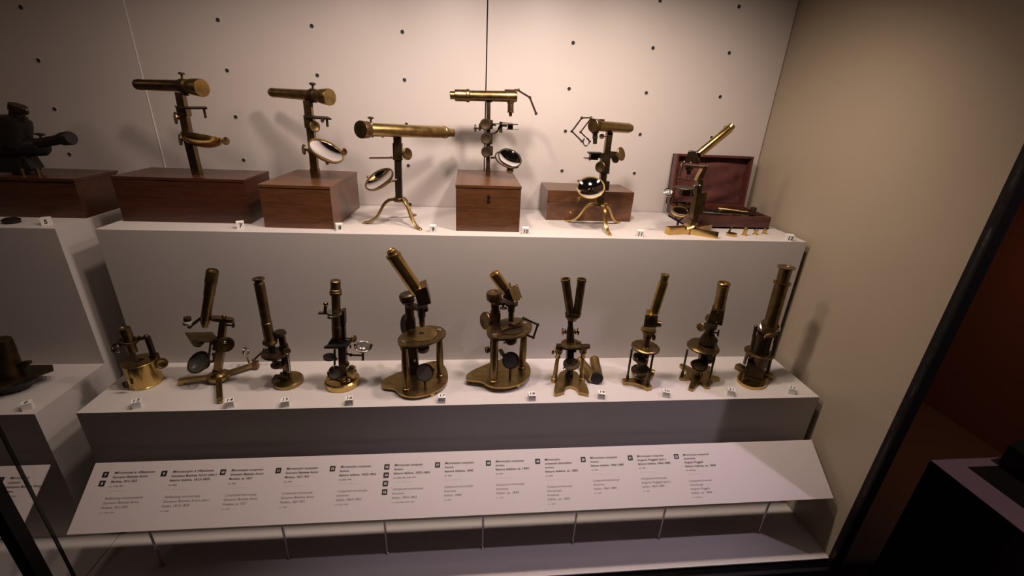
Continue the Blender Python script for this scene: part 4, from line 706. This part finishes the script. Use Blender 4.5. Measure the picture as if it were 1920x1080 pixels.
b = B(); b.plate([(-29.3, -18, 222.6), (5.7, -18, 219.5), (8.3, -18, 184.4), (-28.4, -18, 187)], (15, 30, 2)); b.out('prism_box', 'brass', T, bevel=1.5)
b = B(); b.plate([(-22.5, -19.6, 211.7), (-12.4, -19.6, 218.7), (1.3, -19.6, 211.6), (0.4, -19.6, 191.7), (-13.2, -19.6, 189.4), (-23.7, -19.6, 194.6)], (0, 1.2, 0)); b.out('prism_cover', 'brown', T)
b = B(); b.knob((21.4, -0, 186.2), (.95, -.2, 0), 8.9, 12); b.out('prism_knob', 'brown', T)
b = B(); b.rev((1, -0, 212.1), (12.6, -0, 310.4), [(0, 12.3), (.96, 12.6), (1, 11.5)], 36); b.out('body_tube', 'gold', T)
b = B(); b.rev((12.1, -0, 308.9), (13.5, -0, 330.5), [(0, 10), (.8, 10), (.85, 11.1), (1, 11.1), (1, 7.4), (.9, 6.7), (.9, 0)], 32); b.out('eyepiece', 'brass', T)

# 21: slanting microscope on a star-shaped foot
T = thing('prism_microscope', 'slanting brown microscope with thick round stage and star-shaped foot, beside cube 21', 'microscope', (1603, 98, 0), 'slanting-tube microscopes')
ctr = (-8.1, 4.9, 9); tips = [(-34.3, 67.2, 9), (-69, -4.2, 9), (-63.9, -60.1, 9), (-9.2, -53, 9), (49.4, -11.2, 9), (49.9, 52.9, 9)]
pts = []; n6 = len(tips); cx_, cy_ = ctr[0], ctr[1]
for i, t in enumerate(tips):
    d_ = Vector((t[0] - cx_, t[1] - cy_, 0)); u_ = d_.normalized(); s_ = Vector((-u_.y, u_.x, 0)); c0 = Vector((cx_, cy_, 9)); e_ = c0 + d_
    nx = tips[(i + 1) % n6]; v_ = Vector((nx[0] - cx_, nx[1] - cy_, 0)).normalized(); bis = (u_ + v_).normalized()
    sg = 1 if s_.dot(v_) > 0 else -1
    pts += [tuple(e_ - s_ * sg * 8 - u_ * 4), tuple(e_ - s_ * sg * 4), tuple(e_ + s_ * sg * 4), tuple(e_ + s_ * sg * 8 - u_ * 4), tuple(c0 + bis * 27)]
b = B(); b.plate(smooth_loop(pts, 1), (0, 0, -9)); b.out('base', 'brass', T, bevel=.7, sharp=45)
st = (-18.7, -0, 116.1); zs = st[2]
b = B(); b.rev(add(st, (0, 0, -14)), st, [(0, 39.4), (.2, 43.7), (.5, 43.7), (.7, 40.8), (1, 38.7), (1, 0)], 44); b.out('stage', 'brown', T)
for p0, p1 in (((-59.7, 4.3, 9), (-69.5, -10, 116.4)), ((-1.4, -40.3, 9), (-0.1, -34, 104.2))):
    b = B(); b.rev(p0, (p1[0], p1[1], zs - 12), [(0, 4.4), (.12, 4.4), (.14, 3), (1, 3)], 14); b.out('rod', 'bronze', T)
b = B(); b.rev((cx_, cy_ + 4, 9), (cx_ + 2, cy_ + 4, zs - 13), [(0, 14), (.1, 11), (.5, 11), (1, 12)], 24); b.out('column', 'brown', T)
b = B(); b.rev((-29.5, -20, 60.6), (-30.4, -20, 64.8), [(0, 23.2), (1, 23.2), (1, 16.9), (.4, 16.2), (.4, 0)], 32).tube(smooth_path([(-57.6, -22, 72.1), (-54.9, -30, 58.1), (-34.9, -36, 48.2), (-15.8, -32, 50.6), (-7.4, -24, 56.3)], 3), 2.2); b.out('mirror', 'bronze', T)
b = B(); b.rev((6, -4, 65.2), (4.6, -4, 71.4), [(0, 16.9), (1, 17.6), (1, 0)], 30).bar((-12.7, 2, 65.8), (7.4, -2, 66.8), 10, 8); b.out('diaphragm', 'bronze', T)
b = B(); b.rev((-7.9, -0, 122), (-10.6, -0, 149.8), [(0, 23.2), (.4, 21.8), (.8, 16.2), (1, 14.1)]).rev((-10.2, -0, 147.8), (-12.6, -0, 177.1), [(0, 12), (.6, 12), (.7, 16.9), (1, 18.3)]).ball((-1.3, -8, 130.5), 16, (1, .7, .9)); b.out('nosepiece', 'bronze', T)
b = B(); b.knob((-40.6, -2, 171.7), (-.8, -.55, .1), 12, 4.9).cyl((-37.7, -1, 170.7), (-20.1, -0, 167.4), 2.1); b.out('focus_knob', 'brass', T)
b = B(); b.knob((12.3, -6, 154.9), (.8, -.55, .1), 9.9, 4.9, 10); b.out('focus_knob', 'bronze', T)
b = B(); b.plate([(-31.7, -18, 233.3), (6.7, -18, 228.6), (9.6, -18, 184.6), (-35.7, -18, 192.3)], (18, 28, 2)).rev((-20.8, 2, 198.4), (-24.7, 2, 199.9), [(0, 12.7), (1, 10.6)]); b.out('prism_box', 'brown', T, bevel=1.2)
b = B(); b.plate([(-31.8, -19.6, 233), (4.4, -19.6, 228.6), (6.3, -19.6, 200.6), (-10.2, -19.6, 191.9), (-31.9, -19.6, 204.4)], (0, 1.3, 0)); pc = b.out('prism_cover', 'brass', T)
b = B(); b.ball((-13.5, -20, 225.8), 2.4); b.out('screw', 'black', pc)
b = B(); b.ball((-11.3, -20, 195.9), 2); b.out('screw', 'steel', pc)
b = B(); b.rev((0.1, -0, 220.9), (-3.7, -0, 305.1), [(0, 14.4), (.88, 14.8), (.9, 16.2), (.98, 16.2), (1, 14.8), (1, 12.7), (.95, 12), (.95, 0)], 36); b.out('body_tube', 'brass', T)

# 22: inverted microscope by the side wall
T = thing('inverted_microscope', 'tall dark inverted microscope with flanged tube, by the side wall and cube 22', 'microscope', (1766, 96, 0))
b = B(); b.plate(smooth_loop([(-62.3, -7.3, 10), (-32.4, 20.8, 10), (9.9, 46.1, 10), (50, 45.1, 10), (52.1, 7.7, 10), (12.3, -43.9, 10), (-16.3, -59.7, 10), (-47.1, -58.8, 10), (-63.8, -38.3, 10)], 2), (0, 0, -10)); b.out('base', 'gold', T, bevel=.8, sharp=45)
for q in ((-22, 54.5, 10), (53.6, -3.2, 10)):
    b = B(); b.bar((q[0], q[1], 8), (0 + q[0] * .3, 8, 8), 20, 16); b.out('base_ear', 'brown', T, bevel=3)
b = B(); b.plate([(-48.1, -16, 62.9), (7.9, -16, 48), (12.2, -24, 2.3), (-51.1, -24, 18.8)], (18, 24, 2)); b.out('prism_housing', 'bronze', T, bevel=1.5)
b = B(); b.bar((-50.1, -20, 19.4), (-7.8, -38, 13.4), 3, 3); b.out('housing_edge', 'steel', T)
st = (-7.4, -0, 90.9)
b = B(); b.rev(add(st, (0, 0, -6)), st, [(0, 38.3), (.3, 39.9), (.8, 39.9), (1, 37.5), (1, 12), (.6, 11.2), (.6, 0)], 40); b.out('stage', 'brown', T)
for p0, p1 in (((8.3, 65.5, 10), (-46.5, -4, 84.5)), ((56.6, 22.3, 10), (20.9, -14, 74.6)), ((14, 34, 8), (24, 34, st[2]))):
    b = B(); b.cyl(p0, (p1[0], p1[1], st[2] - 5), 5); b.out('post', 'bronze', T)
b = B(); b.rev((4.2, -0, 44.8), add(st, (0, 0, -6)), [(0, 22), (.5, 26), (1, 28)], 30); b.out('lower_barrel', 'bronze', T)
b = B(); b.rev(st, (-5.4, -0, 146.4), [(0, 25.5), (.3, 22.4), (1, 20)], 32); b.out('objective_barrel', 'bronze', T)
rg = (1, -0, 172.1)
for p0, p1 in (((-46.5, -16, 106.4), (-56.8, -20, 182.9)), ((13.5, -26, 93.7), (10.3, -22, 167.2)), ((33.3, 26, 89.9), (25.7, 28, 162.5))):
    b = B(); b.cyl(p0, p1, 4.4).ball(p1, 5.6).ball(mid(p0, p1, .6), 5.2); b.out('cage_post', 'bronze', T)
tdir = (V((-4.1, -0, 350.8)) - V((0.3, -0, 181.7))).normalized()
b = B(); b.ring(rg, (-.25, -.55, .8), 23.9, 3.6); b.out('lens_ring', 'steel', T)
b = B(); b.rev((1, -0, 146.3), (0.6, -0, 175.1), [(0, 20), (.3, 25.5), (.6, 25.5), (1, 21.6)], 32).bar((-54, -24, 175.1), (-27.2, -28, 157.6), 8, 6).bar((-27.2, -28, 157.6), (4.9, -26, 165.1), 8, 6).ball((-29, -30, 156.6), 5); b.out('cage_plate', 'brown', T)
b = B(); b.rev((1.2, -0, 172.9), (-2.5, -0, 307.8), [(0, 17.6), (.97, 17.6), (.975, 21.6), (1, 21.6), (1, 0)], 36); b.out('body_tube', 'brown', T)
b = B(); b.rev((-2.6, -0, 307), (-3.8, -0, 352.3), [(0, 15.2), (.93, 16), (.95, 21.6), (1, 21.6), (1, 12), (.97, 11.2), (.97, 0)], 36); b.out('eyepiece', 'brown', T)

# neighbouring section: dark boat-shaped instrument
T = thing('boat_based_instrument', 'dark instrument with leaning tube on a boat-shaped wooden base, beside the small white cube', 'instrument', (-255, 105, 0))
b = B(); n_ = 18; ring_b, ring_t = [], []
for k in range(40):
    a = 2 * math.pi * k / 40; ring_b.append((70 * math.cos(a), 34 * math.sin(a), 0)); ring_t.append((98 * math.cos(a), 52 * math.sin(a), 30))
vb = [b.bm.verts.new(p) for p in ring_b]; vt = [b.bm.verts.new(p) for p in ring_t]
for k in range(40): b.bm.faces.new((vb[k], vb[(k + 1) % 40], vt[(k + 1) % 40], vt[k]))
b.bm.faces.new(vb[::-1]); b.bm.faces.new(vt); b.out('hull', 'black', T)
b = B(); b.plate([(-100, -48, 30.2), (60, -48, 30.2), (112, 30, 30.2), (95, 50, 30.2), (-100, 50, 30.2)], (0, 0, 7)); b.out('deck', 'bronze', T, bevel=1)
b = B(); b.rev((39.6, 0, 38.6), (59.2, 0, 145.2), [(0, 27), (.5, 22), (.9, 18), (.97, 16), (1, 8), (1, 0)], 28); b.out('tube', 'bronze', T)
b = B(); b.tube([(72.1, 0, 68.3), (97.2, 0, 77.4)], 8, r2=5).cyl((85.8, 0, 62.6), (88, 0, 72.1), 5); b.out('lever', 'bronze', T)


# ---------------------------------------------------------------- sloping caption board with printed text
def text_mesh(body, size, material, width=None, shear=0.0, name='caption_line', bold=0.0, align='LEFT'):
    cu = bpy.data.curves.new(name, 'FONT'); cu.body = body; cu.size = size; cu.shear = shear; cu.align_x = align; cu.offset = bold; cu.resolution_u = 2
    t = bpy.data.objects.new('tmp', cu); COL.objects.link(t); bpy.context.view_layer.update()
    me = bpy.data.meshes.new_from_object(t.evaluated_get(bpy.context.evaluated_depsgraph_get())); bpy.data.objects.remove(t); bpy.data.curves.remove(cu)
    if width:
        w = max(v.co.x for v in me.vertices) - min(v.co.x for v in me.vertices)
        for v in me.vertices: v.co.x *= width / w
    me.materials.clear(); me.materials.append(MATS[material]); me.name = name
    o = bpy.data.objects.new(name, me); COL.objects.link(o); return o
BA = Vector((0, -0.0265, -0.1282)); BB = Vector((0, -0.1487, -0.2183)); BD = (BB - BA).normalized(); BN = Vector((1, 0, 0)).cross(-BD); BLEN = (BB - BA).length
BROT = Matrix((Vector((1, 0, 0)), -BD, BN)).transposed().to_euler()
def make_board(x0, x1, label):
    T = bpy.data.objects.new('caption_board', None); COL.objects.link(T); T.location = Vector((x0, 0, 0)) + BA; T.rotation_euler = BROT; tag(T, label, 'caption board')
    w = x1 - x0; b = B(); b.box((w / 2, -BLEN / 2, -0.0025), (w, BLEN, 0.005)); b.out('board', 'board', T, bevel=0.0003, scale=1.0); return T
def square(T, x, v, num):
    b = B(); b.plate(smooth_loop([(-.0066, -.0066, 0), (.0066, -.0066, 0), (.0066, .0066, 0), (-.0066, .0066, 0)], 1) if False else [(-.0066, -.0058, 0), (-.0058, -.0066, 0), (.0058, -.0066, 0), (.0066, -.0058, 0), (.0066, .0058, 0), (.0058, .0066, 0), (-.0058, .0066, 0), (-.0066, .0058, 0)], (0, 0, .0002))
    o = b.out('number_square', 'ink', T, scale=1.0); o.location = (x, -v, 0.0)
    t = text_mesh(num, .0075, 'print_white', name='numeral', bold=.0002, align='CENTER'); t.parent = o; t.location = (0, -.0026, .0004)
def column(T, x, nums, it, en, v0=32.0):
    sq0 = v0
    for k, n in enumerate(nums): square(T, x, (sq0 + 19.5 * k) * MM, n)
    tx = x + .0185; v = v0 - 3.5
    for grp, ink, ttl, bold in ((it, 'ink', .22, .00013), (en, 'grey_ink', .22, 0.0)):
        for s in grp:
            if s.startswith('inv'): sz, sh, adv, bd = .0042, 0.0, 12.0, bold * .4
            elif s.startswith('*'): s = s[1:]; sz, sh, adv, bd = .0078, ttl, 9.7, bold
            else: sz, sh, adv, bd = .0072, 0.0, 9.7, bold
            cw = {.0042: .00205, .0078: .00375, .0072: .00335}[sz] * len(s)
            t = text_mesh(s, sz, ink, width=cw, shear=sh, bold=bd); t.parent = T; t.location = (tx, -(v + 2.6) * MM, .0003); v += adv
        if ink == 'ink':
            b = B(); b.box((.0225, 0, .0001), (.045, .0004, .0002)); r = b.out('rule_line', 'rule_ink', T, scale=1.0); r.location = (tx, -(v - .5) * MM, 0); v += 15.0
bd = make_board(0.0235, 1.8997, 'long sloping white caption board with twelve printed captions below the lower step')
X0 = 0.0235
MC, CM = '*Microscopio composto', '*Compound microscope'
GA = 'Giovanni Battista Amici'
COLS = [(0.056, ['7', '8'], ['*Microscopi a riflessione', GA, 'Modena, 1815-1825', 'inv. 3199, 3201'], ['*Reflecting microscopes', GA, 'Modena, 1815-1825', 'inv. 3199, 3201'], 27.5),
 (0.187, ['9'], ['*Microscopio a riflessione', GA + ' (attr.)', 'fattura italiana, 1815-1825', 'inv. 3248'], ['*Reflecting microscope', GA + ' (attr.)', 'Italian, 1815-1825', 'inv. 3248'], 29.5),
 (0.322, ['10'], [MC, GA, 'Modena, ca. 1827', 'inv. 3252'], [CM, GA, 'Modena, ca. 1827', 'inv. 3252'], 31),
 (0.452, ['11'], [MC, GA, 'Modena, 1827-1831', 'inv. 3269'], [CM, GA, 'Modena, 1827-1831', 'inv. 3269'], 32),
 (0.582, ['12'], [MC, 'Anonimo', 'fattura italiana, 1832-1862', 'inv. 3272, 3442'], [CM, 'Anonymous', 'Italian, 1832-1862', 'inv. 3272, 3442'], 32),
 (0.7155, ['13', '14', '15', '16'], ['*Microscopi composti', 'Anonimo', 'fattura italiana, 1832-1862', 'inv. 3238, 3281, 2649, 2667'], ['*Compound microscopes', 'Anonymous', 'Italian, 1832-1862', 'inv. 3238, 3281, 2649, 2667'], 32.5),
 (0.843, ['17'], [MC, 'Anonimo', 'fattura italiana, 1845', 'inv. 2660'], [CM, 'Anonymous', 'Italian, 1845', 'inv. 2660'], 32),
 (0.974, ['18'], [MC, 'Anonimo', 'fattura italiana, ca. 1845', 'inv. 3241'], [CM, 'Anonymous', 'Italian, ca. 1845', 'inv. 3241'], 32),
 (1.104, ['19'], ['*Microscopio', '*composto binoculare', 'Anonimo', 'fattura italiana, ca. 1855', 'inv. 2658'], ['*Compound binocular', '*microscope', 'Anonymous', 'Italian, ca. 1855', 'inv. 2658'], 32),
 (1.227, ['20'], [MC, 'Anonimo', 'fattura italiana, 1860-1880', 'inv. 3287'], [CM, 'Anonymous', 'Italian, 1860-1880', 'inv. 3287'], 31.5),
 (1.357, ['21'], [MC, 'Angiolo Poggiali (attr.)', 'fattura italiana, 1860-1880', 'inv. 3446'], [CM, 'Angiolo Poggiali (attr.)', 'Italian, 1860-1880', 'inv. 3446'], 31.5),
 (1.487, ['22'], [MC, '*invertito', 'Angiolo Poggiali', 'fattura italiana, ca. 1868', 'inv. 2670 bis'], ['*Compound inverted', '*microscope', 'Angiolo Poggiali', 'Italian, ca. 1868', 'inv. 2670 bis'], 32)]
for x, nums, it, en, v0 in COLS: column(bd, x - X0, nums, it, en, v0)
lb = make_board(-1.25, -0.0785, 'sloping white caption board of the neighbouring section, behind the dark corner post')
column(lb, 1.25 - 0.168, ['6'], ['*Microscopio', 'composto', GA, 'Modena', 'inv. 3205, 3240'], [], 31)
# thin steel rods that carry the board
for rx, where in ((0.149, 'the captions numbered 8 and 9'), (0.457, 'the caption numbered 11'), (0.708, 'the caption numbered 13 to 16'), (0.962, 'the caption numbered 18'), (1.2135, 'the caption numbered 20'), (1.463, 'the caption numbered 22'), (1.768, 'its blank end by the side wall')):
    b = B(); zt = -0.128 + (-0.098 + 0.0265) / (-0.1487 + 0.0265) * (-0.2183 + 0.1282) - 0.0068
    b.cyl((0, 0, 0), (0, 0, zt - ZF), .0028, seg=12).rev((0, 0, 0), (0, 0, .003), [(0, .006), (1, .005)], 14)
    o = b.out('support_rod', 'steel', None, scale=1.0); o.location = (rx, -0.098, ZF)
    tag(o, 'thin metal rod propping the long caption board below ' + where, 'rod', 'rods under the caption board')

# ---------------------------------------------------------------- little numbered cubes
def number_cube(num, x, y, z, rz, front, what):
    s = 18.0; T = thing('number_cube', what, 'number cube', (x, y, z), 'numbered white cubes on the steps', rz)
    b = B(); b.box((0, 0, s / 2), (s, s, s)); b.out('cube', 'cube_white', T, bevel=0.5)
    t = text_mesh(num, .0150 if front else .0155, 'ink', name='numeral', bold=.0004, align='CENTER', shear=0.1); t.parent = T
    if front: t.location = (0, -s / 2 * MM - .00025, .0040); t.rotation_euler = (math.pi / 2, 0, 0)
    else: t.location = (0, -.0048, s * MM + .00025)
for num, x, y, rz, where in (('13', 122, 20, 24, 'the squat gold drum microscope'), ('14', 337, 15, 18, 'the microscope on three flat folding feet'), ('15', 468, 13, 14, 'the long-tubed microscope on a plain round foot'),
        ('16', 622, 14, 8, 'the microscope with a black square stage'), ('17', 853, 16, 0, 'the tall slant-tubed microscope on two pillars'), ('18', 1088, 17, 2, 'the short slant-tubed microscope on two pillars'),
        ('19', 1277, 18, -14, 'the twin-tubed binocular microscope'), ('20', 1459, 19, -20, 'the slanting microscope on a three-cornered foot'), ('21', 1647, 20, -24, 'the slanting microscope on a star-shaped foot'), ('22', 1831, 23, -24, 'the inverted microscope by the side wall')):
    number_cube(num, x, y, 0, rz, False, 'small white cube numbered %s in front of %s' % (num, where))
for num, x, y, rz, where in (('7', 326, 252, 26, 'the widest mahogany box'), ('8', 576, 251, 20, 'the deep tan-sided box'), ('9', 823, 252, 2, 'the tripod telescope-like microscope'), ('10', 1077, 249, -6, 'the square box with a keyhole'), ('11', 1405, 243, -16, 'the tripod microscope with folded arms'), ('12', 1853, 228, -24, 'the open lined instrument case')):
    number_cube(num, x, y, H1 / MM, rz, True, 'small white cube numbered %s beside %s' % (num, where))
number_cube('5', -133, 252, H1 / MM, 28, True, 'small white cube below the dark box carrying the black instrument')
number_cube('6', -119, 22, 0, 30, False, 'small white cube by the dark boat-shaped instrument')
